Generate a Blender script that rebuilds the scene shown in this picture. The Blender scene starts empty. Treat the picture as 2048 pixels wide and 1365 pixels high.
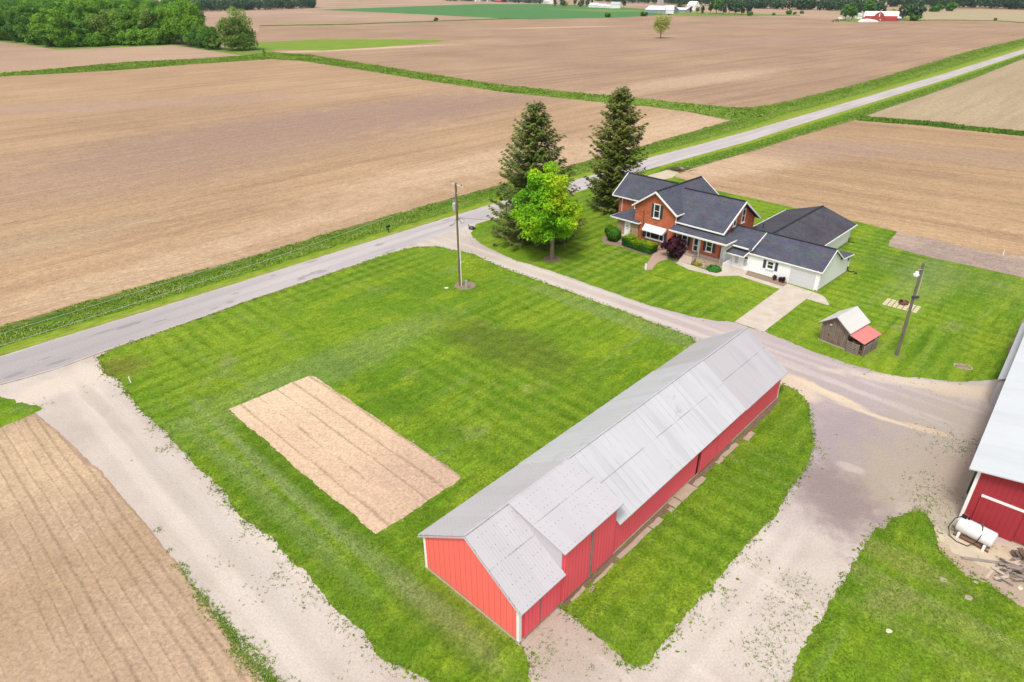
import bpy, bmesh, math, random
import numpy as np
from mathutils import Vector, Matrix, noise as mn
R = math.radians
rng = random.Random(11); nr = np.random.default_rng(11)
scene = bpy.context.scene; COL = scene.collection
# ------------------------------------------------------------ survey of the site (drone camera pose)
F, TH, ROLL, CX, CY, H = 1309.6174, 0.4944, -0.0047, 1024.0, 682.5, 31.0
def ray(px, py):
    x = px-CX; y = py-CY; cr, sr = math.cos(-ROLL), math.sin(-ROLL)
    u = (cr*x-sr*y)/F; v = (sr*x+cr*y)/F; s, c = math.sin(TH), math.cos(TH)
    return Vector((u, c-v*s, -s-v*c))
def G(px, py, z=0.0):
    d = ray(px, py); t = (z-H)/d.z
    return Vector((d.x*t, d.y*t, z))
def GP(l): return [G(*p).to_2d() for p in l]
HYAW, HO = -0.8011, Vector((35.2147, 69.2589, 0))
BYAW, BO = 0.8148, Vector((0.3002, 23.2743, 0))
RYAW = R(46.2)
# ------------------------------------------------------------ objects
def tag(o, label=None, cat=None, group=None, kind=None):
    if label: o['label'] = label
    if cat: o['category'] = cat
    if group: o['group'] = group
    if kind: o['kind'] = kind
    return o
def thing(name, label, cat, loc=(0, 0, 0), rz=0, group=None):
    o = bpy.data.objects.new(name, None); COL.objects.link(o); o.empty_display_size = .3
    o.location = loc; o.rotation_euler = (0, 0, rz)
    return tag(o, label, cat, group)
def copy_tree(o, parent=None):
    c = o.copy(); COL.objects.link(c); c.parent = parent
    for ch in list(o.children): copy_tree(ch, c)
    return c
class MB:
    def __init__(s): s.v = []; s.f = []
    def add(s, vs, fs):
        n = len(s.v); s.v += [tuple(p) for p in vs]; s.f += [tuple(i+n for i in f) for f in fs]; return s
    def hexa(s, p): return s.add(p, [(0,3,2,1),(4,5,6,7),(0,1,5,4),(1,2,6,5),(2,3,7,6),(3,0,4,7)])
    def box(s, x0, x1, y0, y1, z0, z1):
        return s.hexa([(x0,y0,z0),(x1,y0,z0),(x1,y1,z0),(x0,y1,z0),(x0,y0,z1),(x1,y0,z1),(x1,y1,z1),(x0,y1,z1)])
    def wbox(s, w, a0, a1, b0, b1, c0, c1):
        return s.hexa([w(a,b,c) for b in (b0,b1) for a,c in ((a0,c0),(a1,c0),(a1,c1),(a0,c1))])
    def slab(s, top, t):
        n = len(top); bot = [(p[0],p[1],p[2]-t) for p in top]
        return s.add(list(top)+bot, [tuple(range(n)), tuple(range(2*n-1,n-1,-1))]+[(i,(i+1)%n,n+(i+1)%n,n+i) for i in range(n)])
    def prism(s, prof, d):
        n = len(prof); d = Vector(d); p2 = [tuple(Vector(p)+d) for p in prof]
        return s.add(list(prof)+p2, [tuple(range(n)), tuple(range(2*n-1,n-1,-1))]+[(i,(i+1)%n,n+(i+1)%n,n+i) for i in range(n)])
    def beam(s, p0, p1, w, h):
        p0, p1 = Vector(p0), Vector(p1); d = p1-p0; sd = Vector((-d.y, d.x, 0)).normalized()*w/2
        up = Vector((0,0,h/2))
        if sd.length < 1e-6: sd = Vector((w/2,0,0)); up = Vector((0,h/2,0))
        return s.hexa([p0-sd-up,p0+sd-up,p0+sd+up,p0-sd+up,p1-sd-up,p1+sd-up,p1+sd+up,p1-sd+up])
    def tube(s, pts, rad, n=8, cap=True):
        pts = [Vector(p) for p in pts]; rad = rad if isinstance(rad, (list,tuple)) else [rad]*len(pts)
        rings = []; a = None
        for i, p in enumerate(pts):
            t = (pts[min(i+1,len(pts)-1)]-pts[max(i-1,0)]).normalized()
            if a is None: a = t.orthogonal().normalized()
            a = (a-t*a.dot(t)).normalized(); b = t.cross(a)
            rings.append([p+(a*math.cos(2*math.pi*k/n)+b*math.sin(2*math.pi*k/n))*rad[i] for k in range(n)])
        vs = [q for r in rings for q in r]; fs = []
        for i in range(len(pts)-1):
            for k in range(n): fs.append((i*n+k, i*n+(k+1)%n, (i+1)*n+(k+1)%n, (i+1)*n+k))
        if cap: fs += [tuple(range(n-1,-1,-1)), tuple(range((len(pts)-1)*n, len(pts)*n))]
        return s.add(vs, fs)
    def lathe(s, prof, n=16, c=(0,0,0)):
        vs = [(c[0]+r*math.cos(2*math.pi*k/n), c[1]+r*math.sin(2*math.pi*k/n), c[2]+z) for r,z in prof for k in range(n)]
        fs = [(i*n+k, i*n+(k+1)%n, (i+1)*n+(k+1)%n, (i+1)*n+k) for i in range(len(prof)-1) for k in range(n)]
        fs += [tuple(range(n-1,-1,-1)), tuple(range((len(prof)-1)*n, len(prof)*n))]
        return s.add(vs, fs)
    def build(s, name, mat, parent=None, smooth=False, loc=None, rz=0, bevel=0):
        me = bpy.data.meshes.new(name)
        vs = s.v
        if loc is not None and parent is None:
            pass
        me.from_pydata(vs, [], s.f)
        bm = bmesh.new(); bm.from_mesh(me); bmesh.ops.recalc_face_normals(bm, faces=bm.faces); bm.to_mesh(me); bm.free()
        me.materials.append(mat)
        if smooth: me.polygons.foreach_set('use_smooth', [True]*len(me.polygons))
        o = bpy.data.objects.new(name, me); COL.objects.link(o); o.parent = parent
        if loc is not None: o.location = loc
        o.rotation_euler[2] = rz
        if bevel:
            m = o.modifiers.new('bevel', 'BEVEL'); m.width = bevel; m.segments = 2; m.limit_method = 'ANGLE'
        return o
def mesh_np(name, V, Q, mat, parent=None, tint=None, loc=None):
    """V (n,3), Q (m,3|4)"""
    me = bpy.data.meshes.new(name); m, k = Q.shape
    me.vertices.add(len(V)); me.vertices.foreach_set('co', V.astype(np.float32).ravel())
    me.loops.add(m*k); me.loops.foreach_set('vertex_index', Q.astype(np.int32).ravel())
    me.polygons.add(m); me.polygons.foreach_set('loop_start', np.arange(0, m*k, k, dtype=np.int32))
    me.update(calc_edges=True)
    if tint is not None:
        a = me.attributes.new('tint', 'FLOAT', 'FACE'); a.data.foreach_set('value', tint.astype(np.float32))
    me.materials.append(mat)
    o = bpy.data.objects.new(name, me); COL.objects.link(o); o.parent = parent
    if loc is not None: o.location = loc
    return o
# ------------------------------------------------------------ materials
class NT:
    def __init__(s, name, rough=.8, spec=.3):
        s.m = bpy.data.materials.new(name); s.m.use_nodes = True; s.t = s.m.node_tree; s.l = s.t.links
        s.b = s.t.nodes['Principled BSDF']; s.b.inputs['Roughness'].default_value = rough
        s.b.inputs['Specular IOR Level'].default_value = spec; s.out = s.t.nodes['Material Output']
    def n(s, typ, **kw):
        x = s.t.nodes.new('ShaderNode'+typ)
        for k, v in kw.items(): setattr(x, k, v)
        return x
    def setin(s, sock, v):
        if isinstance(v, bpy.types.NodeSocket): s.l.new(v, sock)
        elif isinstance(v, (tuple, list)) and len(v) == 3 and sock.type == 'RGBA': sock.default_value = (*v, 1)
        else: sock.default_value = v
    def obj(s): return s.n('TexCoord').outputs['Object']
    def pos(s): return s.n('NewGeometry').outputs['Position']
    def uv(s): return s.n('TexCoord').outputs['UV']
    def attr(s, name): return s.n('Attribute', attribute_name=name).outputs['Fac']
    def map(s, vec, rz=0, sc=(1,1,1), loc=(0,0,0)):
        if rz:
            x = s.n('VectorRotate', rotation_type='Z_AXIS'); s.setin(x.inputs['Vector'], vec); x.inputs['Angle'].default_value = -rz; vec = x.outputs[0]
        x = s.n('Mapping'); s.setin(x.inputs['Vector'], vec); x.inputs['Scale'].default_value = sc; x.inputs['Location'].default_value = loc
        return x.outputs[0]
    def noise(s, vec, scale=1, detail=3, rough=.55, dist=0, col=False):
        x = s.n('TexNoise'); s.setin(x.inputs['Vector'], vec); x.inputs['Scale'].default_value = scale
        x.inputs['Detail'].default_value = detail; x.inputs['Roughness'].default_value = rough; x.inputs['Distortion'].default_value = dist
        return x.outputs['Color' if col else 'Fac']
    def voro(s, vec, scale, feat='F1', out='Distance', rnd=1):
        x = s.n('TexVoronoi', feature=feat); s.setin(x.inputs['Vector'], vec); x.inputs['Scale'].default_value = scale
        x.inputs['Randomness'].default_value = rnd; return x.outputs[out]
    def ramp(s, fac, pts, interp='LINEAR'):
        x = s.n('ValToRGB'); s.setin(x.inputs[0], fac); e = x.color_ramp.elements; x.color_ramp.interpolation = interp
        while len(e) < len(pts): e.new(.5)
        for el, (p, c) in zip(e, pts):
            el.position = p; el.color = (*c, 1) if isinstance(c, (tuple, list)) else (c, c, c, 1)
        return x.outputs[0]
    def mix(s, fac, a, b, mode='MIX'):
        x = s.n('Mix', data_type='RGBA', blend_type=mode, clamp_factor=True); s.setin(x.inputs[0], fac); s.setin(x.inputs[6], a); s.setin(x.inputs[7], b)
        return x.outputs[2]
    def math(s, op, a, b=0.0, c=None, clamp=False):
        x = s.n('Math', operation=op, use_clamp=clamp); s.setin(x.inputs[0], a); s.setin(x.inputs[1], b)
        if c is not None: s.setin(x.inputs[2], c)
        return x.outputs[0]
    def sep(s, v): x = s.n('SeparateXYZ'); s.setin(x.inputs[0], v); return x.outputs
    def comb(s, a, b, c=0.0):
        x = s.n('CombineXYZ'); s.setin(x.inputs[0], a); s.setin(x.inputs[1], b); s.setin(x.inputs[2], c); return x.outputs[0]
    def smooth(s, v, lo, hi, to0=0., to1=1.):
        x = s.n('MapRange', interpolation_type='SMOOTHSTEP'); s.setin(x.inputs[0], v)
        for i, q in enumerate((lo, hi, to0, to1)): x.inputs[i+1].default_value = q
        return x.outputs[0]
    def line(s, v, period, width, soft=.3):
        """1 on thin lines every period along v"""
        f = s.math('FRACT', s.math('DIVIDE', v, period)); d = s.math('ABSOLUTE', s.math('SUBTRACT', f, .5))
        w = width/period/2
        return s.smooth(d, .5-w*(1+soft), .5-w*(1-soft)*.5)
    def blob(s, p, cx, cy, rx, ry, rz, nz, hard=.5):
        v = s.n('VectorMath', operation='SUBTRACT'); s.setin(v.inputs[0], p); v.inputs[1].default_value = (cx, cy, 0)
        q = s.map(v.outputs[0], rz, (1/rx, 1/ry, 0)); L = s.n('VectorMath', operation='LENGTH'); s.setin(L.inputs[0], q)
        d = s.math('ADD', L.outputs['Value'], s.math('MULTIPLY', s.math('SUBTRACT', nz, .5), 1.6))
        return s.smooth(d, 1.+hard/2, 1.-hard/2)
    def color(s, c): s.setin(s.b.inputs['Base Color'], c); return s
    def bump(s, h, strength=.5, dist=.05):
        x = s.n('Bump'); s.setin(x.inputs['Height'], h); x.inputs['Strength'].default_value = strength; x.inputs['Distance'].default_value = dist
        s.l.new(x.outputs[0], s.b.inputs['Normal']); return s
def plain(name, c, rough=.7, spec=.3, var=.15, scale=3, metal=0):
    t = NT(name, rough, spec); f = t.noise(t.obj(), scale, 4, .6)
    t.color(t.mix(f, tuple(x*(1-var) for x in c), tuple(min(1, x*(1+var)) for x in c))); t.b.inputs['Metallic'].default_value = metal
    return t.m
def M_lawn():
    t = NT('lawn_grass', .9, .12); p = t.pos()
    q = t.map(p, R(46.7), (1,1,1))
    c = t.ramp(t.noise(p, .045, 5, .6), [(.3,(.085,.175,.008)),(.5,(.128,.228,.011)),(.68,(.19,.285,.018))])
    c = t.mix(t.math('MULTIPLY', t.smooth(t.noise(t.map(p, R(46.7), (.14,.30,1)), 1, 4, .6), .46, .64), .75), c, (.215,.30,.016))
    st = t.noise(t.map(p, R(46.7), (.06,.9,1)), 1, 3, .6, .4); st2 = t.noise(t.map(p, R(-43.3), (.07,.9,1), (7,3,0)), 1, 3, .6, .4)
    big = t.smooth(t.noise(p, .06, 2), .45, .6)
    stripe = t.mix(big, st, st2)
    c = t.mix(t.math('MULTIPLY', t.smooth(stripe, .54, .72), .55), c, (.19,.25,.07))
    c = t.mix(t.math('MULTIPLY', t.smooth(stripe, .46, .30), .55), c, (.048,.118,.003))
    for ang, per_, off in ((-43.6, .82, 0.), (46.7, .85, 3.)):
        yy = t.sep(t.map(p, R(ang)))[1]; yy = t.math('ADD', yy, t.math('MULTIPLY', t.noise(p, .06, 2), .45)); sw_ = t.math('SINE', t.math('MULTIPLY', yy, 6.2832/per_/2))
        zone = t.smooth(t.noise(t.map(p, 0, (1,1,1), (off*9,0,0)), .035, 2), .44, .58)
        c = t.mix(t.math('MULTIPLY', t.math('MULTIPLY', t.smooth(sw_, .1, .8), zone), .34), c, (.20,.275,.03)); c = t.mix(t.math('MULTIPLY', t.math('MULTIPLY', t.smooth(sw_, -.1, -.8), zone), .28), c, (.055,.125,.003))
    # thin dry patches and the worn brown patch in the middle of the big lawn
    n2 = t.noise(p, .35, 5, .65)
    c = t.mix(t.math('MULTIPLY', t.smooth(t.noise(p, .16, 5, .65), .58, .72), .65), c, (.22,.24,.09))
    g = G(1010, 690); b1 = t.blob(p, g.x, g.y, 8, 3.5, R(-35), n2, .9)
    c = t.mix(t.math('MULTIPLY', b1, .55), c, (.085,.105,.018))
    for px, py, rx, ry, rz, col, k in ((880,1235,5,1.0,-43,(.19,.19,.09),.45),(950,1190,4,.8,-43,(.19,.19,.09),.4),(800,1150,6,.5,-43,(.22,.25,.10),.45),(900,1290,5,.5,-43,(.075,.145,.006),.5),(1800,1120,3.5,.9,-43,(.26,.25,.08),.5),(1870,1210,7,.5,-43,(.27,.28,.09),.5),(1950,1280,8,.5,-43,(.26,.29,.07),.5),(1780,1200,1.6,.8,20,(.24,.22,.09),.5),(1900,1310,6,.4,-43,(.24,.29,.06),.5),
                                    (240,735,2.5,2,0,(.16,.13,.03),.6),(1610,770,1.5,1,0,(.2,.2,.05),.5),(560,960,13,.5,-43.8,(.22,.26,.11),.6),(520,985,12,.7,-43.8,(.21,.26,.10),.5),(610,960,14,1.1,-43.8,(.055,.125,.005),.55),(790,800,14,1.2,-43.8,(.06,.135,.005),.4),(860,1050,9,1.6,-43.8,(.065,.135,.005),.5),(640,1130,16,.8,-43.8,(.07,.14,.005),.45),
                                    (1250,640,14,1.3,-43,(.2,.25,.1),.4),(640,740,14,3.0,46,(.19,.25,.09),.4),(1950,560,12,4,-40,(.15,.2,.05),.3),(1850,560,8,3,46,(.2,.25,.09),.4)):
        g = G(px, py); c = t.mix(t.math('MULTIPLY', t.blob(p, g.x, g.y, rx, ry, R(rz), n2, 1.0), k), c, col)
    fine = t.noise(p, 5.5, 4, .7); f2 = t.noise(p, 1.3, 4, .65)
    c = t.mix(1., c, t.ramp(fine, [(.28,.55),(.5,.98),(.75,1.45)]), 'MULTIPLY'); c = t.mix(1., c, t.ramp(t.noise(t.map(p, R(46.7), (.5,1.6,1)), 1.7, 4, .7), [(.3,.82),(.5,1.),(.7,1.18)]), 'MULTIPLY'); c = t.mix(1., c, t.ramp(f2, [(.3,.80),(.5,1.),(.7,1.18)]), 'MULTIPLY')
    dx = t.smooth(t.voro(p, 1.1), .06, .03)   # a few clover heads and dandelions
    c = t.mix(t.math('MULTIPLY', dx, t.math('MULTIPLY', t.smooth(t.noise(p, .2, 2), .55, .65), .6)), c, (.45,.5,.25))
    t.color(c); t.bump(fine, .9, .06); return t.m
def M_verge():
    t = NT('roadside_grass', .9, .12); p = t.pos(); v = t.sep(t.uv())[1]
    nz = t.noise(p, .35, 4, .6)
    vv = t.math('ADD', v, t.math('MULTIPLY', t.math('SUBTRACT', nz, .5), .30))
    c = t.ramp(vv, [(0.,(.26,.24,.09)),(.05,(.23,.28,.04)),(.24,(.17,.25,.016)),(.32,(.085,.18,.008)),(.55,(.10,.20,.012)),(.75,(.06,.12,.01)),(.95,(.13,.17,.03)),(1.,(.18,.17,.07))])
    c = t.mix(t.math('MULTIPLY', t.math('MULTIPLY', t.smooth(nz, .58, .72), t.smooth(v, .4, .55)), .7), c, (.22,.19,.10))
    c = t.mix(1., c, t.ramp(t.noise(t.map(p, RYAW, (.25,1.2,1)), 2.5, 4, .7), [(.3,.55),(.5,1.),(.75,1.5)]), 'MULTIPLY')
    t.color(c); t.bump(t.noise(p, 4, 4, .7), .9, .1); return t.m
def M_gravel():
    t = NT('gravel', .95, .1); p = t.pos(); n1 = t.noise(p, .10, 5, .6); n2 = t.noise(p, .5, 5, .65)
    c = t.ramp(n1, [(.3,(.40,.335,.29)),(.5,(.475,.41,.36)),(.7,(.545,.48,.425))])
    c = t.mix(t.math('MULTIPLY', t.smooth(n2, .5, .75), .35), c, (.45,.40,.39))
    trk = t.noise(t.map(p, R(-43.3), (.05,.7,1)), 1, 3, .55, .2)
    c = t.mix(t.math('MULTIPLY', t.smooth(trk, .55, .7), .45), c, (.62,.53,.48))
    # the darker compacted yard and the drive beside the house, and pale sandy scars
    for px, py, rx, ry, rz, col, k in ((1700,800,17,9,50,(.36,.30,.30),.85),(1500,672,16,4,-43,(.40,.335,.335),.8),(1690,985,4.2,3.0,60,(.235,.18,.175),.85),(1730,880,5,4,30,(.31,.255,.265),.8),
                                    (1900,860,7,5,45,(.37,.32,.27),.7),(1890,980,5,6,45,(.37,.31,.24),.8),
                                    (1830,765,7,.8,-18,(.58,.49,.38),.75),(1950,785,4,1.2,-10,(.52,.42,.33),.8),(1655,785,3.4,.35,-50,(.62,.50,.36),.8),(1630,775,2.4,.5,-55,(.62,.50,.36),.8),(1760,835,3.0,.25,-38,(.60,.48,.35),.8),(1700,810,2.5,.4,-50,(.58,.47,.36),.8),
                                    (1855,860,1.6,.35,-35,(.55,.42,.30),.8),(1700,935,1.0,.5,-30,(.56,.49,.46),.35),(1940,1110,3,1.2,-45,(.60,.48,.33),.8),(1980,1160,4,2,-45,(.36,.27,.20),.8),
                                    (1130,1290,3,2.2,0,(.36,.28,.22),.6),(1590,770,1.4,2.4,20,(.60,.48,.36),.8),(150,760,6,2,45,(.60,.51,.42),.6)):
        g = G(px, py); c = t.mix(t.math('MULTIPLY', t.blob(p, g.x, g.y, rx, ry, R(rz), n2, .8), k), c, col)
    for px, py, rx, ry, rz, col, k in ((330,1010,22,.55,-43.8,(.60,.53,.48),.35),(420,1010,26,.5,-43.8,(.60,.52,.47),.32),(375,1010,24,.45,-43.8,(.40,.345,.315),.35),(480,1080,18,.5,-43.8,(.41,.36,.33),.3),
                                    (1450,1190,9,.55,46.5,(.60,.53,.48),.3),(1500,1200,9,.5,46.5,(.60,.53,.48),.3),(1475,1190,9,.5,46.5,(.42,.36,.33),.3),(1200,600,30,.45,-43.5,(.58,.51,.465),.5),(1215,588,30,.4,-43.5,(.58,.51,.465),.4),(1600,735,12,.4,-50,(.48,.41,.39),.6),(1640,720,14,.35,-42,(.47,.40,.39),.5)):
        g = G(px, py); c = t.mix(t.math('MULTIPLY', t.blob(p, g.x, g.y, rx, ry, R(rz), n2, .9), k), c, col)
    fine = t.noise(p, 7, 3, .75)
    c = t.mix(1., c, t.ramp(fine, [(.25,.80),(.5,1.),(.75,1.14)]), 'MULTIPLY')
    sp = t.smooth(t.voro(p, 3.4), .11, .05); c = t.mix(t.math('MULTIPLY', sp, t.math('MULTIPLY', t.smooth(t.noise(p, .3, 3), .50, .66), .6)), c, (.16,.14,.12))
    t.color(c); t.bump(fine, .6, .03); return t.m
def M_road():
    t = NT('worn_asphalt', .9, .15); p = t.pos(); uv = t.sep(t.uv()); v = uv[1]
    n1 = t.noise(t.map(p, RYAW, (.05,.4,1)), 1, 4, .6)
    c = t.ramp(n1, [(.3,(.37,.335,.335)),(.6,(.475,.43,.42))])
    near = t.smooth(t.sep(t.map(p, RYAW, (1,1,1)))[0], 42, 12)   # the older, darker surfacing at the left end
    c = t.mix(t.math('MULTIPLY', near, .75), c, (.325,.295,.295))
    e = t.math('ABSOLUTE', t.math('SUBTRACT', v, .5)); c = t.mix(t.math('MULTIPLY', t.smooth(t.math('ADD', e, t.math('MULTIPLY', t.noise(p, .8, 3), .06)), .47, .53), .7), c, (.53,.48,.46))
    wt = t.smooth(t.math('ABSOLUTE', t.math('SUBTRACT', e, .2)), .1, .02); c = t.mix(t.math('MULTIPLY', wt, .22), c, (.28,.25,.27))
    n2 = t.noise(p, 1., 4)
    for px, py in ((630,545),(612,553),(622,524),(603,559),(642,545),(470,588),(462,604),(210,664),(255,652),(120,724),(90,718),(320,643),(430,617),(545,552),(760,490),(30,750),(895,440),(780,503)):
        g = G(px, py); c = t.mix(t.math('MULTIPLY', t.blob(p, g.x, g.y, rng.uniform(.4,1.3), rng.uniform(.15,.4), RYAW, n2, .6), .5), c, (.20,.18,.19))
    c = t.mix(1., c, t.ramp(t.noise(p, 8, 3, .7), [(.3,.85),(.7,1.12)]), 'MULTIPLY'); t.color(c); return t.m
def M_soil(name, a, b, cdk, row=46.2, rows=.76, rowk=.35, streak=.5, fleck=.4, green=0, warp=0, spots=(), lw=.22, grain=1., passes=0):
    t = NT(name, .95, .08); p = t.pos()
    n1 = t.noise(p, .018, 5, .6); n2 = t.noise(t.map(p, R(row), (.012,.22,1)), 1, 5, .65, .3)
    c = t.ramp(n1, [(.35,a),(.65,b)])
    c = t.mix(t.math('MULTIPLY', t.smooth(n2, .42, .66), streak), c, cdk)
    n3 = t.noise(p, .25, 4, .6)
    for px, py, rx, ry, rz, col, k in spots:
        g = G(px, py); c = t.mix(t.math('MULTIPLY', t.blob(p, g.x, g.y, rx, ry, R(rz), n3, 1.1), k), c, col)
    q = t.map(p, R(row), (1,1,1)); s = t.sep(q); y = s[1]
    if warp: y = t.math('ADD', y, t.math('MULTIPLY', t.noise(p, .022, 3), warp))
    else: y = t.math('ADD', y, t.math('MULTIPLY', t.noise(p, .12, 2), .5))
    w = t.math('SINE', t.math('MULTIPLY', y, 2*math.pi/rows))
    brk = t.noise(t.map(p, R(row), (.25,1.5,1)), 1.0, 4, .7)
    wn = t.n('TexWhiteNoise', noise_dimensions='1D'); t.setin(wn.inputs['W'], t.math('FLOOR', t.math('DIVIDE', y, rows)))
    tread = t.noise(t.map(p, R(row), (3.2,1.2,1)), 1.0, 3, .7)
    rr = t.math('MULTIPLY', t.math('MULTIPLY', t.line(y, rows, lw, .9), t.smooth(t.math('ADD', brk, t.math('MULTIPLY', t.math('SUBTRACT', wn.outputs[0], .5), .40)), .36, .54)), rowk)
    rr = t.math('MULTIPLY', rr, t.ramp(tread, [(.3,.45),(.6,1.)]))
    c = t.mix(rr, c, tuple(x*.55 for x in cdk))
    c = t.mix(t.math('MULTIPLY', t.smooth(t.noise(t.map(p, R(row), (.35,2.2,1)), 1.2, 4, .7), .55, .75), fleck), c, tuple(min(1,x*1.22) for x in a))
    if passes:
        for per_, k_, w_ in ((3.7, .45, .30), (6.1, .35, .5), (1.9, .30, .2)):
            yy = t.math('ADD', y, t.math('MULTIPLY', t.noise(t.map(p, R(row), (.02,.10,1)), 1, 3), .6)); ix = t.n('TexWhiteNoise', noise_dimensions='1D'); t.setin(ix.inputs['W'], t.math('FLOOR', t.math('DIVIDE', yy, per_)))
            gate = t.math('MULTIPLY', t.smooth(ix.outputs[0], .35, .8), t.smooth(t.noise(t.map(p, R(row), (.06,.5,1)), 1, 4, .7), .42, .60))
            c = t.mix(t.math('MULTIPLY', t.math('MULTIPLY', t.line(yy, per_, w_, .9), gate), k_*passes), c, tuple(x*.62 for x in cdk))
            ly = t.math('ADD', yy, per_*.37); c = t.mix(t.math('MULTIPLY', t.math('MULTIPLY', t.line(ly, per_, w_, .9), gate), k_*passes*.7), c, tuple(min(1,x*1.25) for x in a))
        fl = t.math('MULTIPLY', t.smooth(t.voro(p, 1.3), .16, .08), t.smooth(t.noise(p, .25, 3), .40, .60)); c = t.mix(t.math('MULTIPLY', fl, .55), c, (.60,.47,.33))
    if green:
        c = t.mix(t.math('MULTIPLY', t.math('MULTIPLY', t.smooth(w, .3, .95), t.smooth(brk, .5, .6)), green), c, (.14,.17,.05))
    fine = t.noise(p, 4.5, 4, .75); mid = t.noise(t.map(p, R(row), (.6,1.5,1)), .55, 5, .75)
    c = t.mix(1., c, t.ramp(fine, [(.25,.60),(.5,1.),(.75,1.30)]), 'MULTIPLY'); c = t.mix(grain, c, t.ramp(mid, [(.28,.85),(.5,.99),(.72,1.12)]), 'MULTIPLY'); c = t.mix(grain, c, t.ramp(t.noise(p, 1.25, 3, .8), [(.28,.78),(.5,1.),(.72,1.20)]), 'MULTIPLY')
    t.color(c); t.bump(t.math('ADD', fine, t.math('MULTIPLY', w, .25)), .8, .05); return t.m
def M_ground():
    t = NT('far_ground', .95, .08); p = t.pos()
    n1 = t.noise(p, .006, 5, .6)
    c = t.ramp(n1, [(.32,(.305,.20,.14)),(.5,(.375,.255,.178)),(.68,(.435,.308,.21))])
    c = t.mix(t.math('MULTIPLY', t.smooth(t.noise(t.map(p, R(8), (.003,.03,1)), 1, 4, .6), .5, .68), .5), c, (.30,.20,.165))
    c = t.mix(1., c, t.ramp(t.noise(p, .8, 4, .7), [(.3,.8),(.7,1.15)]), 'MULTIPLY')
    t.color(c); return t.m
def M_concrete():
    t = NT('concrete', .85, .2); p = t.pos(); n = t.noise(p, .7, 5, .65)
    c = t.ramp(n, [(.3,(.46,.385,.315)),(.7,(.575,.50,.425))]); c = t.mix(1., c, t.ramp(t.noise(p, 9, 3), [(.3,.9),(.7,1.08)]), 'MULTIPLY')
    q = t.sep(t.map(p, HYAW)); o = Vector((math.cos(-HYAW)*HO.x-math.sin(-HYAW)*HO.y, math.sin(-HYAW)*HO.x+math.cos(-HYAW)*HO.y))
    j = t.line(t.math('SUBTRACT', q[1], o.y-.6), 3.1, .05)
    c = t.mix(t.math('MULTIPLY', j, .45), c, (.25,.2,.16)); t.color(c); return t.m
def M_brick():
    t = NT('red_brick', .85, .15); p = t.obj(); s = t.sep(p); v = t.comb(t.math('ADD', s[0], s[1]), s[2], 0.)
    x = t.n('TexBrick'); t.setin(x.inputs['Vector'], v); x.inputs['Scale'].default_value = 1; x.inputs['Brick Width'].default_value = .215; x.inputs['Row Height'].default_value = .075
    x.inputs['Mortar Size'].default_value = .006
    t.setin(x.inputs['Color1'], (.50,.130,.052)); t.setin(x.inputs['Color2'], (.40,.085,.036)); t.setin(x.inputs['Mortar'], (.46,.22,.14))
    c = t.mix(1., x.outputs['Color'], t.ramp(t.noise(p, 1.2, 4, .65), [(.3,.80),(.7,1.15)]), 'MULTIPLY')
    c = t.mix(t.math('MULTIPLY', t.smooth(t.noise(p, 6, 3, .7), .62, .72), .5), c, (.30,.06,.03)); t.color(c); t.bump(x.outputs['Fac'], .3, .01); return t.m
def M_stone():
    t = NT('sandstone_blocks', .85, .15); p = t.obj(); s = t.sep(p); v = t.comb(t.math('ADD', s[0], s[1]), s[2], 0.)
    x = t.n('TexBrick'); t.setin(x.inputs['Vector'], v); x.inputs['Brick Width'].default_value = .6; x.inputs['Row Height'].default_value = .2; x.inputs['Scale'].default_value = 1; x.inputs['Mortar Size'].default_value = .012
    t.setin(x.inputs['Color1'], (.50,.37,.20)); t.setin(x.inputs['Color2'], (.40,.30,.18)); t.setin(x.inputs['Mortar'], (.27,.22,.15))
    t.color(t.mix(1., x.outputs['Color'], t.ramp(t.noise(p, 3, 4), [(.3,.8),(.7,1.2)]), 'MULTIPLY')); return t.m
def M_shingle(name='asphalt_shingles', a=(.080,.083,.112), b=(.115,.118,.150), worn=False):
    t = NT(name, .9, .12); p = t.obj(); s = t.sep(p)
    c = t.ramp(t.noise(p, .5, 5, .65), [(.3,a),(.7,b)])
    row = t.line(s[2], .105, .02, .6); c = t.mix(t.math('MULTIPLY', row, .35), c, tuple(x*.5 for x in a))
    tab = t.voro(t.comb(t.math('MULTIPLY', t.math('ADD', s[0], s[1]), 2.2), t.math('MULTIPLY', s[2], 9.5), 0.), 1, out='Color')
    c = t.mix(.30, c, t.mix(1., c, tab, 'MULTIPLY')); c = t.mix(1., c, t.ramp(t.noise(p, 9, 3, .7), [(.3,.82),(.7,1.18)]), 'MULTIPLY')
    if worn: c = t.mix(t.math('MULTIPLY', t.smooth(t.noise(p, .28, 4), .5, .66), .5), c, (.055,.042,.052))
    t.color(c); return t.m
def M_siding(name, c0, lap=.12, vert=False):
    t = NT(name, .6, .3); p = t.obj(); s = t.sep(p)
    ln = t.line(t.math('ADD', s[0], s[1]) if vert else s[2], lap, .018)
    c = t.mix(t.math('MULTIPLY', t.noise(p, .8, 4), .25), c0, tuple(x*.85 for x in c0)); c = t.mix(t.math('MULTIPLY', ln, .28), c, tuple(x*.5 for x in c0)); t.color(c); return t.m
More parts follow.
